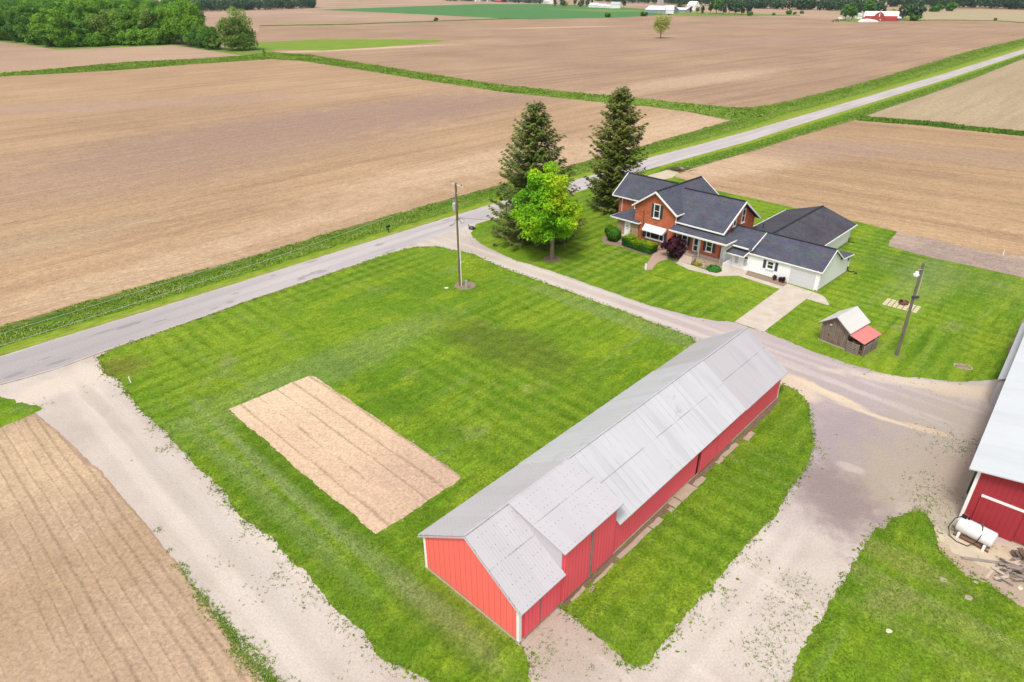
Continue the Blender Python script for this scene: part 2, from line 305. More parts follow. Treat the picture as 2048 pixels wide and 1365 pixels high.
def M_redboard(name, c0, per, dirt=True, dark=.55, z0=0., stain=.30):
    t = NT(name, .75, .2); p = t.obj(); s = t.sep(p); a = t.math('ADD', s[0], s[1])
    c = t.mix(t.noise(t.comb(t.math('MULTIPLY', a, 1/per), t.math('MULTIPLY', s[2], .12), 0.), 1, 4, .6), tuple(x*.93 for x in c0), tuple(x*1.05 for x in c0))
    c = t.mix(t.math('MULTIPLY', t.line(a, per, .035), dark), c, tuple(x*.22 for x in c0))
    c = t.mix(t.math('MULTIPLY', t.smooth(t.noise(p, 1.1, 4, .6), .6, .75), stain), c, tuple(x*.62 for x in c0))
    if dirt:
        h = t.math('SUBTRACT', s[2], z0); e = t.math('ADD', h, t.math('MULTIPLY', t.math('SUBTRACT', t.noise(t.comb(t.math('MULTIPLY', a, 3.5), t.math('MULTIPLY', s[2], 1.), 0.), 1, 4, .7), .5), .75))
        c = t.mix(t.math('MULTIPLY', t.smooth(e, .34, .12), .8), c, (.36,.235,.13))
    t.color(c); return t.m
def M_metalroof(name, c0, rib=.61, ribk=.3, nails=False, stain=.3, seam=None, streak=0, rough=.5):
    t = NT(name, rough, .3); p = t.obj(); s = t.sep(p); u, v = s[0], s[1]
    c = t.mix(t.noise(p, .35, 5, .6), tuple(x*.92 for x in c0), tuple(min(1,x*1.07) for x in c0))
    ix = t.n('TexWhiteNoise', noise_dimensions='1D'); t.setin(ix.inputs['W'], t.math('FLOOR', t.math('ADD', t.math('DIVIDE', u, rib*2), .5))); c = t.mix(.28, c, t.mix(ix.outputs[0], tuple(x*.88 for x in c0), tuple(min(1,x*1.08) for x in c0)))
    ln = t.math('MULTIPLY', t.line(u, rib, .03), t.math('MULTIPLY', t.ramp(ix.outputs[0], [(.2,.25),(.8,1.)]), t.smooth(t.noise(t.map(p, 0, (.6,.25,1)), 1, 3), .36, .56))); c = t.mix(t.math('MULTIPLY', ln, ribk), c, tuple(x*.35 for x in c0))
    if seam is not None:
        for sv in seam:
            d = t.math('ABSOLUTE', t.math('SUBTRACT', v, sv)); c = t.mix(t.math('MULTIPLY', t.smooth(d, .04, .015), t.math('MULTIPLY', t.smooth(t.noise(p, .4, 2), .35, .55), .55)), c, tuple(x*.28 for x in c0))
    if nails:
        fu = t.math('ABSOLUTE', t.math('SUBTRACT', t.math('FRACT', t.math('DIVIDE', u, .30)), .5)); fv = t.math('ABSOLUTE', t.math('SUBTRACT', t.math('FRACT', t.math('DIVIDE', v, .36)), .5))
        d = t.math('SQRT', t.math('ADD', t.math('POWER', t.math('MULTIPLY', fu, .30), 2), t.math('POWER', t.math('MULTIPLY', fv, .36), 2)))
        rnd = t.smooth(t.noise(p, 1.9, 2, .5), .45, .55)
        c = t.mix(t.math('MULTIPLY', t.math('MULTIPLY', t.smooth(d, .040, .016), rnd), .7), c, (.11,.07,.06))
    if streak:
        c = t.mix(t.math('MULTIPLY', t.smooth(t.noise(t.map(p, 0, (1.1,.12,.1)), 1, 4, .6), .5, .7), streak), c, tuple(x*.62 for x in c0))
    c = t.mix(t.math('MULTIPLY', t.smooth(t.noise(p, .55, 5, .68), .6, .78), stain), c, tuple(x*.55 for x in c0))
    t.color(c); t.bump(t.line(u, rib/3, .05, .8), .25, .02); return t.m
def M_oldwood(name, a, b, per=.2):
    t = NT(name, .9, .1); p = t.obj(); s = t.sep(p); k = t.math('ADD', s[0], s[1])
    c = t.ramp(t.noise(t.comb(t.math('MULTIPLY', k, 4.), t.math('MULTIPLY', s[2], .5), 0.), 1.3, 5, .7), [(.3,a),(.7,b)])
    c = t.mix(t.math('MULTIPLY', t.line(k, per, .03), .7), c, tuple(x*.3 for x in a)); t.color(c); return t.m
def M_leaf(name, cols, rough=.6, trans=.25, big=.12):
    t = NT(name, rough, .25); a = t.attr('tint'); p = t.pos()
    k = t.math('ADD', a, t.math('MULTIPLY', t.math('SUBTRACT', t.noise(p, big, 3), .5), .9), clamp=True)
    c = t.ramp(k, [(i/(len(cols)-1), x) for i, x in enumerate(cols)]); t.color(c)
    tr = t.n('BsdfTranslucent'); t.setin(tr.inputs[0], c); mx = t.n('MixShader'); mx.inputs[0].default_value = trans
    t.l.new(t.b.outputs[0], mx.inputs[1]); t.l.new(tr.outputs[0], mx.inputs[2]); t.l.new(mx.outputs[0], t.out.inputs[0]); return t.m
def M_glass():
    t = NT('window_glass', .08, .5); t.color(t.mix(t.noise(t.obj(), 2.5, 3), (.010,.014,.010), (.05,.06,.05))); return t.m
MT = {}
MT['lawn']=M_lawn(); MT['verge']=M_verge(); MT['gravel']=M_gravel(); MT['road']=M_road(); MT['ground']=M_ground(); MT['concrete']=M_concrete()
MT['fieldA']=M_soil('tilled_soil', (.445,.30,.182), (.345,.226,.138), (.265,.168,.106), 46.2, .9, .30, .5, .45, passes=1.,
   spots=((700,240,70,22,46,(.285,.192,.155),.8),(350,330,45,16,46,(.33,.22,.16),.65),(950,330,34,7,46,(.52,.37,.25),.7),(1250,290,26,7,46,(.52,.37,.25),.7),(250,560,16,4,46,(.50,.36,.24),.6),(620,440,22,4,46,(.50,.355,.24),.6),(250,210,60,10,20,(.37,.25,.20),.6),(100,480,14,5,46,(.37,.28,.18),.5),(1380,245,20,10,46,(.55,.40,.28),.6)))
MT['fieldB']=M_soil('far_tilled_soil', (.395,.267,.172), (.305,.20,.134), (.235,.152,.107), 40, 1.6, .15, .6, .35, passes=.8,
   spots=((1250,55,60,14,10,(.30,.205,.175),.7),(1130,55,60,9,20,(.56,.40,.24),.7),(1500,85,90,16,38,(.31,.21,.175),.5),(720,98,55,8,30,(.58,.42,.29),.8),(1400,160,60,10,42,(.50,.36,.25),.6),(1700,75,80,12,42,(.29,.2,.17),.5)))
MT['fieldC']=M_soil('worked_soil', (.455,.305,.178), (.36,.236,.139), (.26,.166,.105), -38, .9, .40, .55, .40, warp=22, passes=.9,
   spots=((1480,330,18,7,30,(.56,.41,.28),.6),(1900,310,40,8,-20,(.33,.23,.17),.6),(1650,300,16,8,30,(.34,.235,.18),.5)))
MT['fieldD']=M_soil('sprouting_soil', (.40,.31,.20), (.36,.27,.175), (.29,.22,.15), 46.2, .9, .2, .45, .35, green=.25)
MT['fieldF']=M_soil('planted_soil', (.455,.325,.225), (.40,.28,.19), (.33,.225,.14), -43.8, .76, .58, .40, .30, green=.10, lw=.20, grain=.55,
   spots=((60,930,6,5,0,(.53,.385,.25),.7),(250,1100,3,18,-43.8,(.36,.25,.155),.6)))
MT['bed']=M_soil('garden_soil', (.60,.435,.30), (.54,.38,.262), (.46,.31,.22), -43.8, 1.62, .75, .25, .4, lw=.26, grain=.35, spots=((870,950,5,4,0,(.45,.31,.23),.7),(570,790,5,3,46,(.64,.49,.34),.6)))
MT['bed2']=M_soil('dark_garden_soil', (.52,.39,.28), (.44,.33,.25), (.30,.22,.19), -42, .95, .45, .5, .3, spots=((1890,505,13,5,-43,(.27,.205,.185),.75),(1800,480,2.5,3,0,(.42,.32,.25),.6)))
MT['sand']=plain('pale_sand', (.50,.42,.31), .95, .1, .3, .6); MT['floor']=plain('forest_floor', (.05,.06,.025), .95, .1, .3, .5); MT['garagewhite']=M_siding('garage_door_panels', (.58,.58,.60), .125); MT['mulch']=plain('bark_mulch', (.27,.19,.15), .95, .1, .45, 5)
MT['pink_gravel']=plain('pinkish_path_gravel', (.40,.28,.225), .95, .1, .25, 4); MT['dark_mulch']=plain('dark_mulch', (.19,.125,.09), .95, .1, .45, 4)
MT['crop']=plain('green_crop', (.07,.185,.055), .9, .1, .22, .05); MT['yellowgrass']=plain('pale_pasture', (.17,.25,.03), .9, .1, .3, .12); MT['farlawn']=plain('far_grass', (.15,.22,.04), .9, .1, .3, .08)
MT['tan']=plain('dry_pasture', (.36,.29,.18), .9, .1, .18, .04)
MT['brick']=M_brick(); MT['stone']=M_stone(); MT['shingle']=M_shingle(); MT['shingle_old']=M_shingle('older_shingles', (.072,.070,.086), (.105,.100,.118), True)
MT['siding']=M_siding('white_lap_siding', (.86,.86,.87)); MT['white']=plain('white_paint', (.80,.79,.77), .5, .3, .03); MT['steel_white']=M_siding('white_steel_siding', (.84,.84,.85), .3, True)
MT['glass']=M_glass(); MT['shutter']=M_siding('dark_louvre', (.045,.055,.072), .07); MT['doorgray']=plain('pale_storm_door', (.42,.45,.46), .4, .4, .08)
MT['iron']=plain('dark_iron', (.05,.05,.05), .5, .4, .2); MT['silver']=plain('galvanised_steel', (.42,.44,.45), .4, .5, .15)
MT['porchstone']=plain('tan_porch_concrete', (.48,.36,.24), .9, .15, .14, 2); MT['porchfloor']=plain('worn_porch_floor', (.33,.25,.20), .9, .15, .15, 2); MT['steps']=plain('pale_step_concrete', (.50,.40,.33), .9, .15, .12, 3)
MT['redS']=M_redboard('red_boards_gable', (.86,.155,.125), .45, stain=.03); MT['redE']=M_redboard('red_boards_side', (.90,.125,.16), .30, dark=.45, stain=.2); MT['redB']=M_redboard('weathered_red_boards', (.34,.036,.046), .30, dirt=False, dark=.35)
MT['roof1']=M_metalroof('speckled_galvanised_roof', (.475,.455,.475), .61, .18, True, .35, (1.95,), 0, .55); MT['roof2']=M_metalroof('white_coated_roof', (.505,.505,.525), .61, .85, False, .6, (1.85,), .25); MT['roof3']=M_metalroof('greying_metal_roof', (.45,.43,.45), .61, .4, False, .35, (2.0,), .4)
MT['roofW']=M_metalroof('pale_standing_roof', (.55,.57,.59), .9, .3, False, .2, None, .15); MT['roofS']=M_metalroof('shed_tin_roof', (.60,.58,.56), .6, .2, False, .2)
MT['lean_red']=M_metalroof('red_ribbed_roof', (.62,.20,.18), .23, .6, False, .15)
MT['oldwood']=M_oldwood('weathered_boards', (.135,.098,.08), (.29,.225,.19)); MT['pallet']=M_oldwood('grey_pallet_wood', (.18,.14,.12), (.38,.32,.28), 5); MT['pole']=M_oldwood('brown_pole_wood', (.12,.085,.05), (.22,.16,.10), 5); MT['polegrey']=M_oldwood('grey_pole_wood', (.10,.085,.075), (.21,.175,.155), 5)
MT['firewood']=plain('split_firewood', (.20,.125,.085), .9, .1, .55, 9); MT['bark']=plain('tree_bark', (.13,.095,.065), .95, .1, .35, 4); MT['bark2']=plain('light_bark', (.22,.17,.12), .95, .1, .3, 4)
MT['tank']=plain('white_tank_paint', (.72,.70,.71), .4, .4, .06, 2); MT['black']=plain('black_rubber', (.015,.015,.017), .6, .3, .2); MT['redp']=plain('red_paint', (.55,.06,.05), .5, .3, .1); MT['greenp']=plain('green_paint', (.02,.11,.06), .5, .3, .1)
MT['stoneslab']=plain('worn_concrete_slab', (.38,.31,.235), .95, .1, .3, 1.6); MT['yellow']=plain('yellow_plastic', (.70,.60,.06), .5, .3, .05); MT['greygreen']=plain('grey_green_plastic', (.30,.36,.31), .6, .3, .1); MT['rock']=plain('pale_rock', (.62,.55,.42), .9, .1, .2, 3)
MT['pot']=plain('dark_plant_pot', (.075,.035,.028), .6, .3, .3); MT['terracotta']=plain('terracotta', (.36,.14,.08), .8, .2, .1); MT['bluegrey']=plain('blue_grey_siding', (.26,.29,.36), .7, .2, .08); MT['tarp']=plain('white_tarp', (.82,.81,.79), .5, .3, .05)
MT['farred']=M_redboard('far_red_boards', (.36,.06,.055), .8, dirt=False, dark=.2); MT['silo']=plain('silo_concrete', (.42,.36,.34), .9, .1, .12, .6); MT['paver']=plain('pale_paver', (.60,.50,.38), .9, .1, .12, 2); MT['rust']=plain('rusty_metal', (.16,.065,.04), .8, .2, .4, 6)
MT['maple']=M_leaf('maple_leaves', [(.15,.40,.012),(.25,.54,.012),(.38,.62,.014),(.54,.66,.018)], trans=.35, big=.30)
MT['spruce']=M_leaf('spruce_needles', [(.046,.078,.016),(.088,.130,.024),(.15,.185,.036),(.20,.205,.05)], trans=.1, big=.35)
MT['spruce2']=M_leaf('yellower_spruce_needles', [(.050,.080,.014),(.095,.134,.020),(.16,.19,.03),(.21,.215,.045)], trans=.1, big=.35)
MT['leafA']=M_leaf('bright_woodland_leaves', [(.07,.20,.018),(.14,.33,.024),(.25,.44,.035)], big=.08); MT['leafB']=M_leaf('deep_woodland_leaves', [(.045,.145,.022),(.095,.245,.03),(.16,.32,.038)], big=.08)
MT['leafC']=M_leaf('haze_tinted_leaves', [(.036,.085,.05),(.06,.125,.062),(.095,.175,.068)], big=.05); MT['leafY']=M_leaf('yellow_green_leaves', [(.28,.33,.07),(.40,.45,.10),(.50,.53,.15)], big=.1); MT['leafW']=M_leaf('olive_vine_leaves', [(.08,.16,.022),(.16,.27,.04),(.27,.38,.075)], big=.2)  # leafC: far-tree leaves with the blue haze of distance mixed into their colour
MT['box']=M_leaf('boxwood_leaves', [(.03,.12,.008),(.06,.21,.012),(.11,.29,.016)], big=1.2); MT['hedge']=M_leaf('yew_hedge_leaves', [(.015,.10,.010),(.045,.18,.010),(.19,.32,.012),(.28,.38,.014)], big=.5)
MT['purple']=M_leaf('purple_leaves', [(.026,.008,.014),(.060,.014,.028),(.10,.022,.042)], big=1.); MT['hosta']=M_leaf('hosta_leaves', [(.03,.15,.02),(.06,.25,.03),(.11,.33,.05)], big=2); MT['flower']=M_leaf('yellow_flowers', [(.25,.24,.03),(.42,.38,.04),(.5,.42,.06)], big=2)
MT['blade']=M_leaf('tall_grass_blades', [(.075,.165,.012),(.14,.26,.018),(.24,.36,.03),(.34,.37,.12)], big=.35); MT['dirtgrass']=M_leaf('weed_leaves', [(.12,.18,.025),(.19,.26,.045),(.30,.33,.11)], big=.5)
MT['turf']=M_leaf('turf_blades', [(.085,.165,.008),(.135,.235,.012),(.20,.30,.018),(.30,.36,.06)], big=.15)
# ------------------------------------------------------------ ground surfaces
from mathutils.geometry import delaunay_2d_cdt
def ragged(P, amp=.25, fine=True, freq=1.0):
    out = []; n = len(P)
    for i in range(n):
        a, b = P[i], P[(i+1)%n]; L = (b-a).length
        if L < 1e-6: continue
        mid = (a+b)/2; near = min(a.length, b.length, mid.length); st = max(.16, near*.0032) if fine else max(1., near*.01)
        if a.y < 5 and b.y < 5: st = 5
        k = max(1, int(L/st)); d = (b-a)/L; nn = Vector((-d.y, d.x))
        for j in range(k):
            p = a+d*(L*j/k); q = Vector((p.x*freq, p.y*freq, 3.3))
            o = mn.noise(q*.35)*.9+mn.noise(q*1.3)*.55+mn.noise(q*4.1)*.5
            out.append(p+nn*o*amp)
    return out
def sheet(name, polys, z, mat, amp=.2, islands=0, isl_r=.5, kind='structure', fine=True):
    V = []; Fc = []
    for P in polys:
        Q = ragged(P, amp, fine) if amp else P
        n0 = len(V); cv, _, cf, _, _, _ = delaunay_2d_cdt([Vector(p) for p in Q], [], [list(range(len(Q)))], 1, 1e-5)
        V += [(p.x, p.y, z) for p in cv]; Fc += [tuple(i+n0 for i in f) for f in cf]
        if islands:
            area = sum(Q[i].x*Q[(i+1)%len(Q)].y-Q[(i+1)%len(Q)].x*Q[i].y for i in range(len(Q))); sg = 1 if area > 0 else -1
            for i in range(len(Q)):
                a, b = Q[i], Q[(i+1)%len(Q)]; L = (b-a).length; m = (a+b)/2
                if L > 3 or m.y < 12 or m.length > 110: continue
                ed = max(0., mn.noise(Vector((m.x*.22, m.y*.22, 8.)))+.35)*1.5
                kk = islands*L*ed; kk = int(kk)+(rng.random() < kk-int(kk))
                for _ in range(kk):
                    d = (b-a).normalized(); o = Vector((d.y, -d.x))*sg; off = rng.expovariate(1/isl_r)+.05
                    c = m+o*off+d*rng.uniform(-.3,.3); r = min(.13, max(.025, rng.expovariate(1/.05))*min(1.3, .6+.3/off))
                    k = 7; ph = rng.random()*6.3; n1 = len(V); el = rng.uniform(.5,1.)
                    V += [(c.x+r*rng.uniform(.5,1.2)*math.cos(ph+6.283*q/k), c.y+r*el*rng.uniform(.5,1.2)*math.sin(ph+6.283*q/k), z+.001) for q in range(k)]
                    Fc.append(tuple(range(n1, n1+k)))
    me = bpy.data.meshes.new(name); me.from_pydata(V, [], Fc); me.materials.append(mat)
    bm = bmesh.new(); bm.from_mesh(me)
    for f in bm.faces:
        f.normal_update()
        if f.normal.z < 0: f.normal_flip()
    bm.to_mesh(me); bm.free()
    o = bpy.data.objects.new(name, me); COL.objects.link(o); return tag(o, kind=kind)
MB().add([(-4000,-400,0),(4000,-400,0),(4000,5000,0),(-4000,5000,0)], [(0,1,2,3)]).build('ground', MT['ground'])['kind'] = 'structure'
LZ = .004
A_ = [(0,653),(300,568),(500,515),(700,454),(900,398),(1140,331),(1300,288),(1458,242),(1380,226),(1300,213),(1000,181),(850,158),(700,134),(540,115),(400,125),(0,151),(-400,190),(-900,600),(-300,745)]
sheet('field', [GP(A_)], LZ, MT['fieldA'], .3, fine=False)
B_ = [(545,108),(620,112),(850,150),(1000,173),(1200,194),(1400,212),(1500,218),(1590,201),(1750,160),(1845,133),(2048,79),(2400,-5),(2048,46),(1900,41),(1830,41),(1700,40),(1500,32),(1340,29),(1010,38.5),(700,50),(520,52),(510,80)]
sheet('field', [GP(B_)], LZ, MT['fieldB'], .4, fine=False)
C_ = [(1345,352),(1380,339),(1440,321),(1500,304),(1596,274),(1714,240),(1850,251),(2048,271),(2500,330),(2600,700),(2048,525),(1795,464),(1577,412),(1428,379)]
sheet('field', [GP(C_)], LZ, MT['fieldC'], .3, fine=False)
D_ = [(1740,223),(1780,214),(1845,194),(1941,160),(2048,118),(2350,45),(2600,330),(2048,266),(1850,246),(1748,238)]
sheet('field', [GP(D_)], LZ, MT['fieldD'], .3, fine=False)
F_ = [(600,1440),(531,1365),(490,1307),(445,1245),(395,1186),(356,1135),(297,1061),(258,1016),(225,978),(200,946),(167,923),(134,893),(106,862),(78,836),(44,836),(0,852),(-200,900),(-700,1100),(-500,1700),(500,1700)]
sheet('field', [GP(F_)], LZ*2.5, MT['fieldF'], .16)
sheet('pasture', [GP([(1845,22),(1960,19),(2048,21),(2300,14),(2300,56),(2048,45),(1960,41.5),(1850,40.5),(1790,38)])], LZ, MT['tan'], .5, fine=False)
sheet('crop_field', [GP([(632,20),(800,14),(960,8.5),(1080,8.5),(1170,10.5),(1210,13),(1300,19),(1345,26),(1345,29.5),(1240,35.5),(1060,39.5),(1010,37.5),(860,30),(740,24.5)])], LZ*2, MT['crop'], .4, fine=False)
sheet('pasture', [GP([(1090,18),(1200,19),(1300,21),(1350,27),(1300,24),(1200,24)])], LZ*3, MT['farlawn'], .3, fine=False)
sheet('pasture', [GP([(498,98),(500,86),(640,79.5),(780,79),(880,80),(890,83),(760,95),(640,102),(560,99),(530,103)])], LZ*2, MT['yellowgrass'], .6, fine=False)
sheet('pasture', [GP([(440,96),(498,90),(530,97),(548,104),(545,109),(520,112),(490,112),(455,107),(400,99),(350,91),(200,97),(112,100),(60,91),(0,84),(-100,80),(-100,66),(200,80),(400,86)])], LZ*2.4, MT['farlawn'], .6, fine=False)
sheet('pasture', [GP([(1690,40.5),(1780,41),(1840,39),(1850,34),(1700,34),(1672,42),(1700,45),(1770,46)])], LZ*2, MT['farlawn'], .4, fine=False)
sheet('pasture', [GP([(1335,25),(1450,26),(1510,28),(1600,30),(1600,32),(1400,33.5),(1335,31)])], LZ*2, MT['farlawn'], .4, fine=False)
sheet('forest_floor', [GP([(-120,81),(0,81),(60,87),(110,94),(200,92),(300,90),(350,89),(395,93),(425,97),(440,92),(400,60),(350,38),(280,28),(-150,26)])], LZ*2.9, MT['floor'], .5, fine=False)
# --- road (both edges surveyed) and its verges
rd = Vector((math.cos(RYAW), math.sin(RYAW))); rn = Vector((-rd.y, rd.x))
def prof(pts):
    q = sorted((p.dot(rd), p.dot(rn)) for p in GP(pts)); xs = [a for a, _ in q]; ys = [b for _, b in q]
    m1 = (ys[-1]-ys[-3])/(xs[-1]-xs[-3]); xs = [xs[0]-120]+xs+[xs[-1]+500]; ys = [ys[0]]+ys+[ys[-1]+0*m1]
    return lambda s: float(np.interp(s, xs, ys))
far_e = prof([(0,713.8),(150,667),(300,621.5),(500,559),(700,496),(850,450),(993,406.4),(1198,347),(1300,315.7),(1400,289.5),(1500,262),(1600,233),(1748,189.8),(1900,144.5),(2048,98.7)])
near_e = prof([(0,770),(100,743),(200,706),(300,671),(400,636),(500,600),(600,567),(700,533.5),(825,490),(913,459),(993,436.7),(1140,389),(1300,338),(1400,310),(1500,282),(1600,249.4),(1748,203.8),(1900,156.7),(2048,106.8)])
fieldN = prof([(0,653),(300,568),(500,515),(700,454),(900,398),(1140,331),(1300,288),(1458,242),(1490,217),(1552,208),(1655,183.5),(1750,159),(1845,131),(1941.5,102),(2048,77.7)])
fieldS = prof([(1345,352),(1380,339),(1440,321),(1516,300),(1596,274),(1714,240),(1780,215),(1845,194),(1941,160),(2048,118)])
def strip(name, e0, e1, s0, s1, z, mat, na=6, kind='structure', jit=.0, ds=None):
    ss = []; s = s0
    while s < s1: ss.append(s); s += max(.35, abs(s)*.006) if ds is None else ds
    V = []; U = []
    for s in ss:
        a, b = e0(s), e1(s)
        for j in range(na+1):
            k = j/na; o = a+(b-a)*k
            if jit and j in (0, na):
                q = Vector((s*.9, o*.1, 5.)); o += jit*(mn.noise(q)+.6*mn.noise(q*3.1))*(1 if b > a else -1)
            p = rd*s+rn*o; V.append((p.x, p.y, z)); U.append((s, k))
    Q = [(i*(na+1)+j, i*(na+1)+j+1, (i+1)*(na+1)+j+1, (i+1)*(na+1)+j) for i in range(len(ss)-1) for j in range(na)]
    me = bpy.data.meshes.new(name); me.from_pydata(V, [], Q); uvl = me.uv_layers.new(name='UVMap')
    uvl.data.foreach_set('uv', [c for l in me.loops for c in U[l.vertex_index]]); me.materials.append(mat)
    bm = bmesh.new(); bm.from_mesh(me)
    for f in bm.faces:
        f.normal_update()
        if f.normal.z < 0: f.normal_flip()
    bm.to_mesh(me); bm.free()
    o = bpy.data.objects.new(name, me); COL.objects.link(o); return tag(o, kind=kind)
strip('grass_verge', far_e, fieldN, -90, 820, LZ*3, MT['verge'], 8, jit=.22)
strip('grass_verge', near_e, fieldS, G(1310,338).to_2d().dot(rd), 820, LZ*3, MT['verge'], 8, jit=.2)
strip('road', near_e, far_e, -120, 900, LZ*5, MT['road'], 10, jit=.07)
# --- gravel yard and drives
GR = [(0,771),(100,744),(205,706),(300,690),(500,640),(760,510),(825,491),(870,474),(913,459),(951,448),(1000,480),(1100,520),(1300,590),(1470,625),(1700,690),(1900,735),(2100,700),(2600,900),(2600,1900),(560,1900),(490,1307),(395,1180),(297,1055),(200,940),(106,855),(60,820),(0,845),(-300,900),(-500,840)]
sheet('gravel_drive', [GP(GR)], LZ*2, MT['gravel'], .12)
L1 = [(231,697),(300,673),(400,638),(500,602),(600,569),(700,535),(792,503),(825,496),(870,493),(917,503),(938,507),(1005,535),(1100,570),(1250,625),(1330,655),(1385,676),(1394,690),(1420,730),(1440,790),(1100,1180),(1030,1288),(1046,1296),(1053,1310),(1063,1329),(1058,1352),(1066,1380),(1080,1420),(880,1420),(863,1365),(824,1345),(771,1324),(718,1255),(676,1216),(647,1192),(613,1147),(560,1100),(546,1079),(475,1031),(445,987),(424,960),(356,893),(317,854),(278,815),(245,776),(228,754),(206,748),(203,731),(192,716)]
L2 = [(1557,770),(1580,774),(1600,790),(1615,810),(1623,835),(1627,854),(1624,898),(1613,933),(1600,955),(1560,1010),(1532,1050),(1497,1082),(1459,1129),(1415,1176),(1371,1229),(1348,1267),(1315,1302),(1301,1331),(1263,1336),(1245,1331),(1242,1314),(1222,1299),(1201,1279),(1166,1252),(1128,1222),(1108,1212),(1100,1190),(1300,1010),(1535,800)]
L3 = [(951,450),(943,465),(944,473),(962,488),(989,502),(1032,522),(1100,541),(1200,577),(1300,612),(1380,633),(1430,641),(1470,645),(1500,656),(1529,664),(1560,677),(1613,699),(1658,713),(1694,727),(1754,744),(1798,753),(1837,756),(1886,761),(1930,764),(1974,762),(2011,759),(2035,740),(2150,760),(2500,820),(2300,620),(2048,556),(1932,530),(1860,515),(1777,493),(1780,481),(1795,464),(1702,441),(1577,413.5),(1497,395.5),(1428,380.5),(1373,361),(1345,352),(1318,333.5),(1300,338.5),(1200,370.5),(1140,389.5),(1050,418.5),(993,437)]
L4 = [(1540,1450),(1578,1365),(1600,1324),(1606,1312),(1627,1269),(1658,1214),(1679,1175),(1715,1114),(1743,1078),(1752,1055),(1770,1058),(1782,1038),(1807,1032),(1819,1021),(1843,1020),(1858,1035),(1867,1068),(1877,1099),(1901,1120),(1928,1147),(1965,1163),(2010,1190),(2041,1214),(2120,1260),(2400,1600),(1500,1600)]
L5 = [(-300,800),(0,794),(29,798),(33,806),(72,813),(84,818),(72,828),(44,841),(0,855),(-300,905)]
sheet('lawn', [GP(L1)], LZ*4, MT['lawn'], .26, 4.5, .45)
sheet('lawn', [GP(L2)], LZ*4, MT['lawn'], .28, 5.0, .5)
sheet('lawn', [GP(L3)], LZ*4, MT['lawn'], .20, 2.2, .3)
sheet('lawn', [GP(L4)], LZ*4, MT['lawn'], .28, 6.0, .7)
sheet('lawn', [GP(L5)], LZ*4, MT['lawn'], .3, 2.5, .6)
sheet('garden_bed', [GP([(456,819),(618.5,752),(630,754),(923,953),(921,960),(752,1069)])], LZ*5, MT['bed'], .16, 1., .12)
sheet('garden_bed', [GP([(1777,493),(1780,481),(1795,464.5),(1824,470),(1914,491),(2003,509),(2048,514),(2300,575),(2300,620),(2048,556),(1932,530),(1860,515)])], LZ*5, MT['bed2'], .12)
sheet('path', [GP([(2015,702),(2032,714),(2048,700),(2200,480),(2150,480),(2048,635)])], LZ*5, MT['mulch'], .1)
sheet('path', [GP([(1286.6,537),(1292,540.6),(1303,540),(1312,529),(1319,523),(1337,519),(1350,515),(1344,506),(1328,500),(1310,503),(1301.5,517),(1296,524)])], LZ*5.5, MT['pink_gravel'], .08)
sheet('driveway', [GP([(1469,644.5),(1528,664),(1612,599),(1626,585),(1575,568),(1559,579)])], LZ*6, MT['concrete'], .0)
sheet('walkway', [GP([(1351,527),(1378,540),(1434,553.5),(1476,552),(1559,578.8),(1566,574),(1490,550),(1496,543),(1459,531),(1440,545),(1432,547.5),(1384,531.5),(1358,523)])], LZ*6.5, MT['concrete'], .0)
sheet('patio', [GP([(1613,598.6),(1655,611),(1659,610),(1650.6,596),(1639,589),(1627,585)])], LZ*6, MT['concrete'], .0)
sheet('mulch_bed', [GP([(1496,544),(1575,567.5),(1566,573.8),(1490.5,549.8)])], LZ*7, MT['mulch'], .03)
sheet('mulch_bed', [GP([(1243,484),(1258,478),(1330,498),(1312,517),(1285,509),(1247,497)])], LZ*5, MT['dark_mulch'], .1)
sheet('mulch_bed', [GP([(1205,474),(1232,468),(1243,484),(1247,496),(1232,492),(1212,489),(1203,482)])], LZ*5.6, MT['mulch'], .08)
sheet('mulch_bed', [GP([(1386,530),(1434,546),(1446,538),(1440,525),(1392,512)])], LZ*5.8, MT['mulch'], .05)
sheet('mulch_bed', [GP([(1336,521),(1352,526),(1358,522),(1350,505),(1332,505)])], LZ*5.9, MT['dark_mulch'], .08)
def disc(px, py, r, mat='mulch', amp=.12):
    g = G(px, py).to_2d(); return sheet('mulch_bed', [[g+Vector((math.cos(a), math.sin(a)))*r for a in [i*math.pi/12 for i in range(24)]]], LZ*6, MT[mat], amp)
disc(1070,477,2.0); disc(1104,518,1.15); disc(1228,420,1.6); disc(930,571,1.25); disc(1793,710,.85,'yellowgrass'); disc(1803,612,2.35,'yellowgrass',.25)
sheet('bare_ground', [GP([(1297,352),(1335,340),(1358,345),(1345,356),(1318,362),(1296,360)])], LZ*5, MT['sand'], .3, .6, .5)
sheet('bare_ground', [GP([(1885,1078),(1905,1105),(1950,1128),(1990,1145),(2048,1165),(2100,1180),(2100,1110),(2000,1085),(1950,1080),(1905,1062)])], LZ*5, MT['sand'], .25, 1.5, .5)
